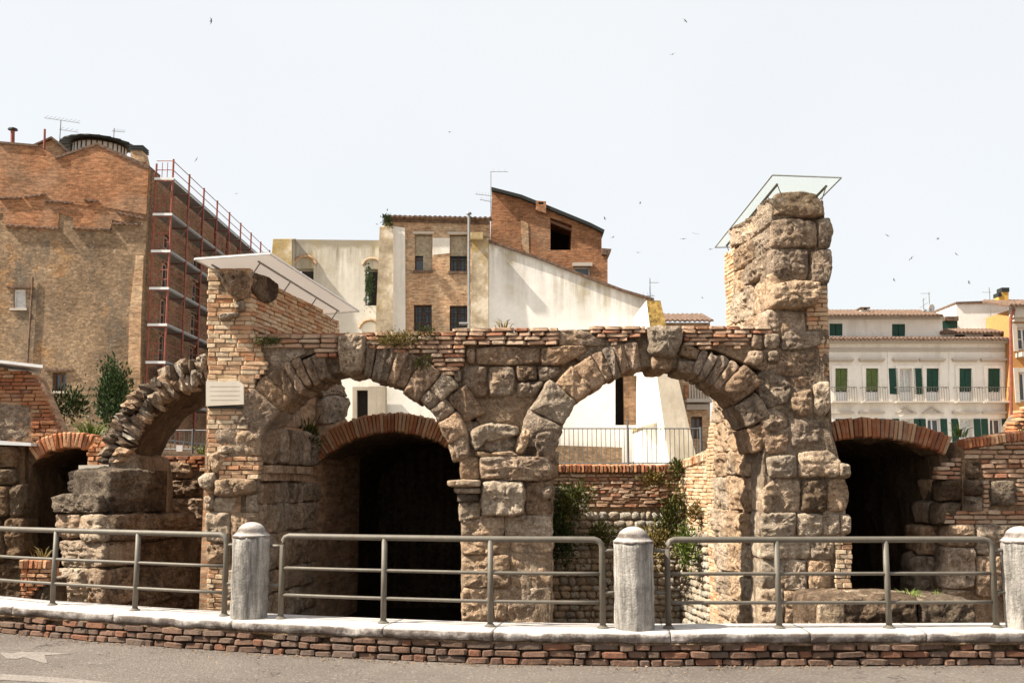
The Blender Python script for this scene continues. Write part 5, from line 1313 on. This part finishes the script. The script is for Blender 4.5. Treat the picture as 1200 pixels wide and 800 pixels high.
MB().lathe(W(549.5, 251, YC-.4), [(.15, 0), (.13, .08), (.02, .12)], 10).build('flue_cap', MAT['galv'], HB)
MB().tube([W(538, 379, YC-.4), W(549.5, 379, YC-.4)], .07, 8).build('flue_elbow', MAT['galv'], HB)
# buttresses: battered prisms standing forward of the wall
def buttress(parent, xl, xr, ytop, Yf_top, Yf_bot, Yw, m, side=None, lean=0):
    """xl, xr: pixel columns of the front face at the top"""
    A_, B_ = W(xl, ytop, Yf_top), W(xr, ytop, Yf_top); zt = A_.z; V = []
    for (z, yf, sp) in ((ZT-.3, Yf_bot, lean), (zt, Yf_top, 0)):
        V += [(A_.x-sp, yf, z), (B_.x+sp, yf, z), (B_.x+sp*.3, Yw, z), (A_.x-sp*.3, Yw, z)]
    V[6] = (V[6][0], V[6][1], zt+.25); V[7] = (V[7][0], V[7][1], zt+.25)
    Fc = [[0, 1, 5, 4], [1, 2, 6, 5], [2, 3, 7, 6], [3, 0, 4, 7], [4, 5, 6, 7], [3, 2, 1, 0]]
    o = mk('buttress', V, Fc, None, parent, mats=[m, side or m], fm=[0, 1, 1, 1, 0, 0]); return o
buttress(HB, 320, 342, 280, 51.3, 50.6, YC+.3, MAT['buttress'], MAT['plaster'], .45)
buttress(HB, 445, 461, 266, 51.5, 50.9, YC+.3, MAT['buttress'], MAT['plaster_wall'], .22)
buttress(HB, 553, 572, 280, 51.55, 51.2, YC+.3, MAT['buttress'], MAT['white_side'], .08)
slab('lesene', FC, pxs(FC, [(460, 560), (476, 560), (475, 268), (461, 266)]), .3, MAT['plaster_wall'], HB, h=.2)
slab('buttress_head', front(51.2), rect(front(51.2), 551, 272, 566, 280), .8, MAT['buttress'], HB)
# white shed wall with sloping top
WS = thing('white_hall', W(680, 545, YC), 'long white plastered hall with sloping roofline and stained upper edge', 'building')
hw = [rect(FC, 721, 440, 746, 498)]
slab('wall', FC, pxs(FC, [(573, 560), (770, 560), (770, 356), (765, 351), (730, 341), (690, 326), (640, 306), (573, 283)]), .8, m_plaster('white_hall_plaster', (.80, .765, .71), (.66, .62, .56), (W(573, 283, YC).z, W(573, 283, YC).x, (W(765, 351, YC).z-W(573, 283, YC).z)/(W(765, 351, YC).x-W(573, 283, YC).x)), stain=(.22, .19, .14), amt=.7), WS, hw, h=.04)
q = pxs(FC, [(573, 281.5), (640, 304.5), (690, 324.5), (730, 339.5), (766, 350), (766, 353), (730, 342.5), (690, 327.5), (640, 307.5), (573, 284.5)]); slab('coping', FC, q, 1.2, MAT['tile'], WS, h=.2)
u0, u1, z0, z1 = bbox(hw[0]); MB().fbox(FC, u0-.3, u1+.8, z0-.3, z1+.5, -1.4, -1.3).build('interior_shade', MAT['dark'], WS)
MB().fbox(FC, u0+(u1-u0)*.42, u1-.01, z0+.01, z1-.01, -.5, -.12).build('reveal_shade', MAT['far_dark'], WS)  # brown box added to stand in for the shaded inner reveal
def hull(name, lo, hi, m, side):            # leaning buttress between two horizontal sections given as (left px, right px, py, front Y)
    V = []
    for (xl, xr, y, Yf) in (lo, hi):
        A_, B_ = W(xl, y, Yf), W(xr, y, Yf); V += [A_, B_, Vector((B_.x, YC+.5, A_.z)), Vector((A_.x, YC+.5, A_.z))]
    mk(name, V, [[0, 1, 5, 4], [1, 2, 6, 5], [2, 3, 7, 6], [3, 0, 4, 7], [4, 5, 6, 7], [3, 2, 1, 0]], None, WS, mats=[m, side], fm=[0, 1, 1, 1, 0, 0])
hull('buttress', (787, 822, 562, 44.6), (764, 785, 400, 46.6), MAT['buttress_grey'], MAT['white_side'])  # sides whiter than the front: sunlit brightness put into the colour
hull('buttress_top', (763.6, 784.6, 399.8, 46.6), (757.5, 774, 352, 47.2), MAT['lichen'], MAT['white_side'])
f4 = front(50.6); slab('plinth', f4, pxs(f4, [(640, 560), (729, 560), (729, 524), (640, 521)]), 1.2, MAT['far_rubble'], WS)
f5 = front(47.5); slab('lean_to', f5, pxs(f5, [(753, 560), (786, 560), (786, 492), (753, 498)]), 4, MAT['white_side'], WS)
slab('lean_to_coping', f5, pxs(f5, [(751, 499.5), (785, 490.5), (785, 493.5), (751, 502)]), 4.2, MAT['buttress'], WS, h=.15)
# through the left arch: doorway and grey pier at the foot of house B
f6 = front(46.0); gd = slab('doorway', f6, pxs(f6, [(413, 560), (432, 560), (432, 453), (413, 453)]), .6, MAT['buttress_grey'], HB, [rect(f6, 418, 457, 431, 552)])
MB().fbox(f6, f6.px(418, 500)[0], f6.px(431, 500)[0], ZT, f6.px(425, 457)[1]+.02, -.40, -.30).build('interior_shade', MAT['dark'], HB)  # dark panel painted as the shade in the doorway
slab('lower_pier', f6, pxs(f6, [(432, 560), (453, 560), (452, 453), (432, 453)]), .6, MAT['buttress_grey'], HB, h=.15)
slab('lower_wall', front(46.6), pxs(front(46.6), [(400, 560), (640, 560), (640, 470), (470, 440), (400, 440)]), .5, MAT['plaster_wall'], HB)
# upper brick house behind
YD = 57.0; FD = front(YD)
HD = thing('brick_attic_house', W(640, 500, YD), 'red brick house with slanting roof and gaping dark opening above the white hall', 'house')
op = [pxs(FD, [(645, 293), (669, 293), (670, 264), (645, 255)]), rect(FD, 672, 312, 692, 330)]
slab('wall', FD, pxs(FD, [(570, 420), (712, 420), (712, 303), (711, 300), (705, 294), (705, 272), (690, 264.5), (640, 244), (610, 232), (577, 223), (576, 240)]), 3, MAT['far_red'], HD, op)
u0, u1, z0, z1 = bbox(op[0]); MB().fbox(FD, u0-.3, u1+.3, z0-.3, z1+.3, -2.9, -2.8).build('interior_shade', MAT['dark'], HD)
window(HD, FD, op[1], .2, 'palace_trim', 'glass', .12, 0, 0); slab('lintel', FD, rect(FD, 671, 308, 694, 312), .15, MAT['palace_trim'], HD, h=.12)
slab('plaster_band', FD, pxs(FD, [(610, 258), (619, 262), (620, 300), (612, 290)]), .05, MAT['far_tan'], HD, h=.03)
rfD = slab('roof', FD, pxs(FD, [(576, 221), (611, 230), (641, 242), (691, 262.5), (708, 271), (707, 274.5), (690, 266), (640, 245.5), (610, 233.5), (576, 224.5)]), 4, MAT['black'], HD, h=.35)
for (x0, y0, x1, y1) in ((645, 252, 671, 262),): slab('hanging_beam', FD, pxs(FD, [(645, 258), (670, 268), (670, 271), (645, 261)]), .2, MAT['brown_wood'], HD, h=.05)
fch = front(56.6); chD = slab('chimney', fch, pxs(fch, [(628, 246), (640, 250), (640, 236), (628, 235)]), .7, MAT['far_red'], rfD, [pxs(fch, [(631, 239.5), (637, 239.5), (637, 236.8), (631, 236.4)])])
slab('cornice', FD, pxs(FD, [(704, 292), (716, 293), (715, 297), (711, 300), (705, 299)]), 2.5, MAT['tile'], HD, h=.3)
# small house right of the hall
YE = 62.0; FE = front(YE)
HE = thing('stone_house', W(815, 540, YE), 'small stone fronted house with balcony and tiled roof beyond the white hall', 'house')
hw = [rect(FE, 810, 488, 823, 514)]
slab('wall', FE, pxs(FE, [(775, 560), (832, 560), (832, 378), (775, 378)]), 3, MAT['far_tan'], HE, hw)
window(HE, FE, hw[0], .25, 'brown_wood', 'glass', .12, 1, 0)
slab('window_cornice', FE, rect(FE, 804, 474, 829, 480), .5, MAT['palace_trim'], HE, h=.4); slab('balcony_slab', FE, rect(FE, 802, 468, 832, 472), .9, MAT['palace_trim'], HE, h=.9)
for i in range(8):
    u = FE.px(806+3.2*i, 460)[0]; zb, zt_ = FE.px(806, 468)[1], FE.px(806, 452)[1]; MB().fbox(FE, u-.07, u+.02, zb, zt_, .78, .86).build('baluster', MAT['palace_trim'], HE)
slab('corner_pier', FE, rect(FE, 800, 452, 806, 468), .5, MAT['far_red'], HE, h=.85)
tiles('roof_tiles', HE, W(772, 377.5, YE)+Vector((0, -.6, 0)), W(834, 377.5, YE)+Vector((0, -.6, 0)), (0, 3.5, .95), .12, MAT['tile'], .3, .1)

# ------------------------------------------------------------------ C: palace on the right
YP = 72.0; FPp = front(YP)
PA = thing('palace', W(1080, 520, YP), 'long cream palace with green shutters, small balconies and tiled eaves', 'building')
cols6 = [(979, 993), (1015, 1029), (1054.5, 1068.5), (1086, 1100), (1124.5, 1138.5), (1158, 1172)]
hol = [rect(FPp, a, 431.5, b, 470) for a, b in cols6]
low = [(979, 993), (1015, 1029), (1056, 1070), (1087, 1101), (1125, 1140), (1160, 1173)]
hol2 = [rect(FPp, a, 490.5, b, 530) for a, b in low]
slab('wall', FPp, pxs(FPp, [(925, 575), (1190.5, 575), (1189, 400), (925, 400)]), .8, MAT['palace'], PA, hol+hol2)
att = [rect(FPp, 975, 377.5, 990.5, 392), rect(FPp, 1049, 378, 1064.5, 392.5)]
fa = front(YP+.6)
slab('attic_wall', fa, pxs(fa, [(925, 402), (1186, 402), (1184, 391), (1105, 389.5), (1104, 372), (925, 372)]), 6, MAT['palace'], PA, att)
for q in att:
    u0, u1, z0, z1 = bbox(q); w_ = window(PA, fa, q, .3, 'shutter_green', 'dark', .08, 0)
    MB().fbox(fa, u0+.01, (u0+u1)/2-.02, z0+.01, z1-.01, -.12, -.06).build('shutter', MAT['shutter_green'], w_); MB().fbox(fa, (u0+u1)/2+.02, u1-.01, z0+.01, z1-.01, -.12, -.06).build('shutter', MAT['shutter_green'], w_)
for (a, b) in ((1119, 1131), (1152, 1164)): q = rect(fa, a, 392.3, b, 394.6); slab('vent_slot', fa, q, .05, MAT['dark'], PA, h=.02)
def eave(y, x0, x1, Y, back, m='tile', pitch=.28):
    a, b = W(x0, y, Y), W(x1, y+0.0, Y); return tiles('roof_tiles', PA, a, b, back, .14, MAT[m], pitch, .11)
eave(369.5, 925, 1106, YP-.2, (0, 4, 1.0)); slab('eave_board', fa, rect(fa, 925, 371.5, 1105, 374), .3, MAT['palace_trim'], PA, h=.4)
eave(389.5, 1104, 1187, YP+.2, (0, 2, .5)); eave(397, 925, 1191, YP-.9, (0, 1.6, .30))
for i, (y0, y1, h_) in enumerate(((398.5, 400.2, .80), (400.4, 402.6, .5), (408, 409.6, .10), (411, 412, .06), (470.5, 472.2, .16))):
    slab('cornice', FPp, rect(FPp, 925, y0, 1190, y1), h_+.1, MAT['palace_trim'], PA, h=h_)
for px in (1043, 1115): slab('lesene', FPp, rect(FPp, px-3, 412.2, px+3, 470.3), .1, MAT['palace'], PA, h=.055)
def shutter(parent, fr, u0, u1, z0, z1, h, m):
    mb = MB(); mb.fbox(fr, u0, u1, z0, z1, h, h+.03); n = int((z1-z0)/.14)
    for i in range(n): z = z0+(z1-z0)*(i+.5)/n; mb.fbox(fr, u0+.06, u1-.06, z-.025, z+.03, h+.03, h+.055)
    return mb.build('shutter', MAT[m], parent)
for i, q in enumerate(hol):
    u0, u1, z0, z1 = bbox(q); m = 'shutter_lime' if i < 2 else 'shutter_green'; zm = z0+(z1-z0)*.33
    w_ = window(PA, FPp, q, .25, 'white_metal', 'curtain' if i == 2 else 'glass', .09, 1)
    MB().fbox(FPp, u0, u1, z0, zm-.1, -.2, -.15).build('lower_panel', MAT['white_metal'], w_)
    if i == 2:
        shutter(w_, FPp, u0-.42-.28, u0-.02, z0+.5, z1, .03, m); shutter(w_, FPp, u1+.02, u1+.66, z0+.5, z1, .03, m)
    else:
        c = (u0+u1)/2; shutter(w_, FPp, u0+.02, c-.015, zm, z1-.02, -.1, m); shutter(w_, FPp, c+.015, u1-.02, zm, z1-.02, -.1, m)
    mb = MB(); e = .20
    mb.fbox(FPp, u0-e, u0, z0, z1+e, 0, .07); mb.fbox(FPp, u1, u1+e, z0, z1+e, 0, .07); mb.fbox(FPp, u0, u1, z1, z1+e, 0, .065)
    mb.build('surround', MAT['palace'], w_)
    mb = MB(); mb.fbox(FPp, u0-.42, u1+.42, z1+.55, z1+.68, 0, .34); mb.fbox(FPp, u0-.36, u1+.36, z1+.46, z1+.549, 0, .22); mb.build('cornice', MAT['palace_trim'], w_)
    bl = MB().fbox(FPp, u0-.42, u1+.42, z0-.14, z0-.02, 0, .62).build('balcony', MAT['palace_trim'], PA)
    mb = MB(); zr = z0+.92
    mb.fbox(FPp, u0-.4, u1+.4, zr, zr+.04, .56, .60); mb.fbox(FPp, u0-.4, u0-.36, zr, zr+.04, 0, .56); mb.fbox(FPp, u1+.36, u1+.4, zr, zr+.04, 0, .56)
    for k in range(11): u = u0-.4+(u1-u0+.78)*k/10; mb.fbox(FPp, u, u+.022, z0-.02, zr, .57, .592)
    mb.build('balustrade', MAT['steel'], bl)
for i, q in enumerate(hol2):
    u0, u1, z0, z1 = bbox(q); w_ = window(PA, FPp, q, .25, 'white_metal', 'glass' if i % 2 else 'curtain', .10, 1)
    if i > 0:
        shutter(w_, FPp, u0-.5, u0-.03, z0, z1, .03, 'shutter_green'); shutter(w_, FPp, u1+.03, u1+.5, z0, z1, .03, 'shutter_green')
    else: shutter(w_, FPp, u0+.02, u1-.02, z0, z1-.02, -.1, 'shutter_green')
    if i in (2, 3):
        c = (u0+u1)/2; pts = [(c-.8, z1+.36), (c+.8, z1+.36), (c, z1+.82)]; o = slab('pediment', FPp, pts, .14, MAT['palace_trim'], w_, [[(c-.5, z1+.43), (c+.5, z1+.43), (c, z1+.70)]], h=.2)
    else: MB().fbox(FPp, u0-.42, u1+.42, z1+.36, z1+.5, 0, .3).build('cornice', MAT['palace_trim'], w_)
chp = slab('chimney', front(YP+2), rect(front(YP+2), 1008.5, 363, 1018.5, 372), .8, MAT['palace_trim'], PA); slab('chimney_cap', front(YP+2), rect(front(YP+2), 1008, 359.8, 1019.5, 361.5), .9, MAT['tile'], chp, h=.05)
slab('chimney_post', front(YP+2), rect(front(YP+2), 1010, 361.5, 1012, 363), .7, MAT['palace_trim'], chp); slab('chimney_post', front(YP+2), rect(front(YP+2), 1016, 361.5, 1018, 363), .7, MAT['palace_trim'], chp)
gt = front(YP+3); slab('roof_room', gt, rect(gt, 1102, 376, 1122, 392), 3, MAT['shutter_green'], PA); slab('roof_room_cover', gt, rect(gt, 1106, 371, 1122, 376), 3, MAT['tile'], PA, h=.2)
# white block and orange house beyond
YW = 76.0; FWb = front(YW)
HW = thing('white_block', W(1150, 540, YW), 'plain bright white wall of a taller house rising behind the palace eaves', 'house')
slab('wall', FWb, pxs(FWb, [(1120.5, 560), (1187, 560), (1187, 354.5), (1120.5, 356)]), 5, MAT['white_side'], HW); slab('coping', FWb, pxs(FWb, [(1119.5, 356.2), (1119.5, 354), (1188, 351.5), (1188, 354.8)]), 5.2, MAT['tile'], HW, h=.15)
HO = thing('orange_house', W(1195, 540, 71), 'orange plastered house with pale window surround at the end of the palace', 'house')
YO = 71.0; FOo = front(YO)
oh = [rect(FOo, 1193, 384, 1206, 410), rect(FOo, 1195, 436, 1208, 470)]
slab('wall', FOo, pxs(FOo, [(1186.5, 575), (1260, 575), (1260, 362), (1186, 362)]), 4, MAT['orange_wall'], HO, oh)
for q in oh:
    w_ = window(HO, FOo, q, .2, 'white_metal', 'glass', .12, 1); u0, u1, z0, z1 = bbox(q)
    mb = MB(); mb.fbox(FOo, u0-.3, u0, z0-.1, z1+.3, 0, .08); mb.fbox(FOo, u1, u1+.3, z0-.1, z1+.3, 0, .08); mb.fbox(FOo, u0, u1, z1, z1+.3, 0, .075); mb.build('surround', MAT['palace_trim'], w_)
bl = slab('balcony', FOo, rect(FOo, 1190, 414, 1215, 419), 1, MAT['palace_trim'], HO, h=.9)
mb = MB()
for i in range(9): u = FOo.px(1191+2.2*i, 410)[0]; mb.fbox(FOo, u, u+.03, FOo.px(1191, 414)[1], FOo.px(1191, 401)[1], .8, .83)
mb.build('balustrade', MAT['steel'], bl)
slab('cornice', FOo, rect(FOo, 1184, 360, 1260, 373), .9, MAT['palace_trim'], HO, h=.7); slab('cornice', FOo, rect(FOo, 1186, 373.2, 1260, 377), .4, MAT['palace_trim'], HO, h=.3)
tiles('roof_tiles', HO, W(1183, 357.5, YO-1), W(1262, 357.5, YO-1), (0, 4, 1), .16, MAT['tile'], .3, .12)
MB().tube([W(1188.5, 362, YO-.8), W(1184.5, 372, YO-.5), W(1185, 500, YO-.3)], .11, 8).build('drain_pipe', MAT['rust'], HO)
fy = front(73.5); c1 = slab('chimney', fy, pxs(fy, [(1170, 353), (1182, 352.5), (1182, 341.5), (1174, 342), (1174, 347.5), (1170, 347.5)]), .7, MAT['yellow'], HO)
slab('chimney_cap', fy, rect(fy, 1173.5, 337, 1182.5, 342), .8, MAT['black'], c1, h=.05); slab('chimney_cap', fy, rect(fy, 1169.5, 343, 1173.3, 347.5), .8, MAT['black'], c1, h=.05)
# ------------------------------------------------------------------ antennas
antenna(70, 163, 53.5, 1.05, [(1.0, .9, 1.05, .15, 9), (.5, .05, 1.0, .15, 4)], 'tall crooked aerial above the small gabled dormer')
antenna(133, 165, 57, .75, [(.75, .1, .65, .08, 5)], 'small aerial above the drum roof of the tall brick house')
antenna(575, 258, 55, 2.75, [(1.0, .03, .95, 0, 3), (.50, .85, .1, .12, 6), (.38, .6, .1, .2, 5)], 'tall aerial at the corner of the red brick house')
antenna(762, 352, 58, 1.3, [(.8, .05, .5, 0, 3), (.2, .5, .25, 0, 3)], 'thin aerial beside the lower end of the white hall')
antenna(1161.5, 374, 75.5, 2.4, [(.85, .55, .1, 0, 4)], 'aerial mast fixed to the bright white block')
antenna(1090, 370, 74, 1.75, [(.95, .6, .1, 0, 4), (.2, .5, .4, .4, 3)], 'aerial mast with dish on the palace roof'); antenna(1083, 370, 74.2, 1.3, [(.6, .3, .3, -.6, 2), (.9, .1, .2, -.9, 1)], 'short aerial with tilted arm on the palace roof')
for px, py, s_ in ((1091, 361, .30), (1083, 366, .22)):
    p = W(px, py, 73.8); t = thing('satellite_dish', p, ('larger' if s_ > .25 else 'smaller')+' pale satellite dish on the palace roof among the aerials', 'satellite dish', 'satellite dishes')
    o = MB().lathe((0, 0, 0), [(s_*.05, .0), (s_*.6, .03), (s_, .09), (s_*1.02, .07), (s_*.6, .01), (s_*.05, -.03)], 18).build('dish', MAT['white_metal'], None, True)
    o.parent = t; o.location = (0, 0, 0); o.rotation_euler = (R(100), 0, R(25))
    MB().tube([p, p-Z*(py*0+.55)], .025, 6).build('mast', MAT['galv'], t)
    MB().tube([p+Vector((0, -.05, -.1)), p+Vector((.1, -.4, 0))], .012, 5).build('feed_arm', MAT['galv'], t)

# ------------------------------------------------------------------ bar fences
def fence(p0, p1, z0, hgt, label, step=.105, posts=(0, .5, 1), tallest=None):
    p0, p1 = Vector((p0[0], p0[1], 0)), Vector((p1[0], p1[1], 0)); L_ = (p1-p0).length; d = (p1-p0)/L_
    t = thing('bar_fence', (p0.x, p0.y, z0), label, 'fence')
    for z in (z0+.08, z0+hgt-.03): MB().tube([p0+Z*z, p1+Z*z], .013, 5).build('rail', MAT['fence_metal'], t)
    me = None
    for i in range(int(L_/step)+1):
        p = p0+d*step*i
        if me is None: o = MB().tube([p+Z*(z0+.08), p+Z*(z0+hgt-.03)], .0075, 5).build('bar', MAT['fence_metal'], t); me = o.data
        else: put(bpy.data.objects.new('bar', me), t, p+Z*(z0+hgt/2+.025))
    for f in posts:
        p = p0.lerp(p1, f); MB().tube([p+Z*z0, p+Z*(z0+hgt+(.13 if f == tallest else 0))], .024, 6).build('post', MAT['fence_metal'], t)
    return t
a, b = W(640, 520, 20.6), W(824, 520, 20.6)
fence((a.x, 20.6), (b.x, 20.6), ZT, .80, 'thin grey bar fence on the terrace above the rubble wall', .092, (0.0, .52, .985), .52)
a, b = W(181, 520, 17.2), W(262, 520, 17.2); zb = W(200, 532, 17.2).z
fence((a.x, 17.1), (b.x, 17.1), zb, .42, 'short grey bar fence with small white notice below the scaffold', .075, (.1, .58, 1))
p = W(209, 525, 17.0); nb = tag(MB().box(p.x-.05, p.x+.05, 17.05, 17.065, p.z-.05, p.z+.05).build('notice', MAT['white_metal']), 'small white notice hung on the short bar fence', 'sign')
# ------------------------------------------------------------------ plants
plant('ivy', W(135, 466, 52.2), (.62, .3, 1.30), 2600, .16, 'ivy', 'dark green ivy climbing the rubble wall of the tall house', 'ivy', 3, .3, 1.3, root=W(135, 505, 52.6))
plant('shrub', W(70, 480, 19.5), (.30, .3, .34), 700, .05, 'ivy', 'dark leafy shrub behind the sloping red brick wall', 'shrub', 4, .3)
plant('shrub', W(86, 478, 19.8), (.22, .2, .20), 300, .05, 'weed', 'loose green shrub next to the sloping red brick wall', 'shrub', 24, .3)
tuft('grass_tuft', W(106, 512, 16.4), .36, .3, 50, 'grass', 'yellow green grass tuft on the orange brick arch', 5)
plant('weed', W(358, 516, 15.6), (.14, .15, .18), 420, .045, 'weed', 'bushy weed growing at the shoulder of the red brick vault', 'plant', 6, .6, 2.4)
plant('weed', W(474, 397, 13.52), (.26, .08, .07), 1100, .020, 'dry', 'mossy yellow weeds hanging over the brick course above the arch', 'plant', 7)
plant('weed', W(500, 391, 13.55), (.10, .10, .07), 420, .020, 'weed', 'small bright weeds on the brick course beside the longer mossy clump', 'plant', 8)
plant('weed', W(496, 425, 13.5), (.07, .06, .06), 90, .03, 'weed', 'tiny green plant rooted below the brick wedge', 'plant', 28)
plant('weed', W(312, 400, 13.5), (.14, .06, .05), 500, .018, 'weed', 'low creeping weed where the brick pier meets the arcade top', 'plant', 9)
tuft('grass_tuft', W(590, 384, 13.75), .17, .22, 30, 'dry', 'small dry tuft on the brick top over the middle pier', 10)
tuft('grass_tuft', W(408, 392, 13.8), .07, .1, 16, 'grass', 'tiny tuft on top of the grey keystone', 11)
plant('wall_shrub', W(674, 588, 18.4), (.24, .2, .28), 1300, .04, 'weed', 'large dark green shrub growing from the rubble wall beside the middle pier', 'shrub', 12)
plant('wall_shrub', W(655, 630, 18.4), (.20, .2, .42), 900, .05, 'ivy', 'dark hanging creeper at the foot of the rubble wall by the middle pier', 'shrub', 13)
plant('wall_shrub', W(766, 563, 18.45), (.15, .12, .11), 380, .04, 'dry', 'olive brown tuft on the brick band of the rubble wall', 'plant', 14)
plant('wall_shrub', W(790, 552, 18.5), (.10, .12, .14), 260, .04, 'weed', 'green tuft under the coping in the corner of the rubble wall', 'plant', 15)
plant('wall_shrub', W(786, 604, 18.4), (.20, .15, .34), 1000, .045, 'weed', 'tall straggling creeper in the sunlit corner of the rubble wall', 'shrub', 16)
plant('wall_shrub', W(768, 640, 18.3), (.26, .15, .22), 700, .045, 'dry', 'rusty brown creeper spreading low on the rubble wall', 'shrub', 17)
plant('wall_shrub', W(815, 600, 17.5), (.10, .12, .14), 280, .04, 'dry', 'rust coloured weed on the sunlit brick return wall', 'plant', 18)
plant('wall_shrub', W(806, 640, 17.6), (.16, .14, .26), 700, .04, 'grass', 'bright yellow green weed below the sunlit brick return wall', 'plant', 19)
plant('wall_shrub', W(703, 625, 18.4), (.20, .1, .16), 420, .045, 'weed', 'sprawling weed in the middle of the rubble wall', 'plant', 29)
plant('weed', W(1158, 538, 14.7), (.13, .14, .15), 480, .04, 'weed', 'round green weed sprouting from the patched ruin wall', 'plant', 20)
plant('weed', W(1196, 516, 14.7), (.06, .08, .14), 120, .035, 'weed', 'upright weed at the foot of the orange brick stub', 'plant', 21)
tuft('grass_tuft', W(1125, 512, 15.2), .30, .18, 26, 'grass', 'thin tall grass on the shoulder of the brown brick vault', 22)
tuft('grass_tuft', W(1066, 698, 10.9), .10, .26, 70, 'grass', 'green grass tuft on the long low stone block', 23); tuft('grass_tuft', W(1098, 699, 11.0), .12, .12, 12, 'grass', 'sparse grass blades beside the thicker tuft on the stone block', 33)
plant('ivy', W(432.5, 338, 51.8), (.16, .15, .85), 620, .09, 'ivy', 'dark ivy filling one side of the tall plaster wall window', 'ivy', 25, .2, 1.3)
plant('weed', W(451.5, 259, 51.5), (.22, .2, .22), 200, .08, 'ivy', 'small green bush on the eaves at the end of the tiled roof', 'plant', 26)
tuft('grass_tuft', W(236, 532, 16.9), .26, .14, 30, 'grass', 'yellow green grass at the foot of the short bar fence', 27)
tuft('grass_tuft', W(52, 655, 13.1), .22, .3, 18, 'dry', 'dry thin stalks above the small orange brick step', 30)
# ------------------------------------------------------------------ swifts
def swift(px, py, Y, yaw, roll, span=.36):
    p = W(px, py, Y); V, Fc = [], []
    body = [(-.5, .004, 0), (-.36, .05, 0), (-.1, .075, 0), (.2, .05, 0), (.42, .03, 0), (.62, .006, 0)]
    for (yy, r_, _) in body:
        for k in range(6): a = k*math.pi/3; V.append(Vector((r_*math.cos(a), yy*.8, r_*math.sin(a)*.9)))
    for i in range(5):
        for k in range(6): k2 = (k+1) % 6; Fc.append([i*6+k, i*6+k2, i*6+6+k2, i*6+6+k])
    Fc += [[5, 4, 3, 2, 1, 0], [30+k for k in range(6)]]
    for s_ in (-1, 1):
        b = len(V); pts = [(0, -.16, .02), (.45, -.24, .16), (1.0, .22, .06), (.45, -.02, .14), (0, .12, .02)]
        V += [Vector((s_*x_, y_, z_)) for x_, y_, z_ in pts]+[Vector((s_*x_, y_, z_-.02)) for x_, y_, z_ in pts]
        Fc += [[b, b+1, b+3, b+4], [b+1, b+2, b+3], [b+5, b+9, b+8, b+6], [b+6, b+8, b+7]]
        for i in range(5): j = (i+1) % 5; Fc.append([b+i, b+j, b+5+j, b+5+i])
    V = [v*span*.5 for v in V]
    o = fix(mk('swift', [v+p for v in V], Fc, MAT['feather'])); o.rotation_euler = (R(rnd.uniform(-20, 20)), R(roll), R(yaw))
    tag(o, 'small dark swift flying in the pale sky', 'bird', 'swifts in flight')
for px, py, Y in ((247, 25, 38), (803, 25, 46), (788, 64, 44), (527, 155, 60), (230, 187, 52), (277, 227, 60), (709, 256, 55), (750, 238, 60), (718, 278, 48), (801, 280, 46), (815, 274, 46), (748, 296, 48), (1040, 276, 60), (1068, 303, 46), (1099, 280, 40), (1121, 298, 55), (1136, 331, 46), (1048, 328, 60), (833, 292, 50), (823, 349, 70)):
    swift(px, py, Y, rnd.uniform(-180, 180), rnd.uniform(-50, 50))
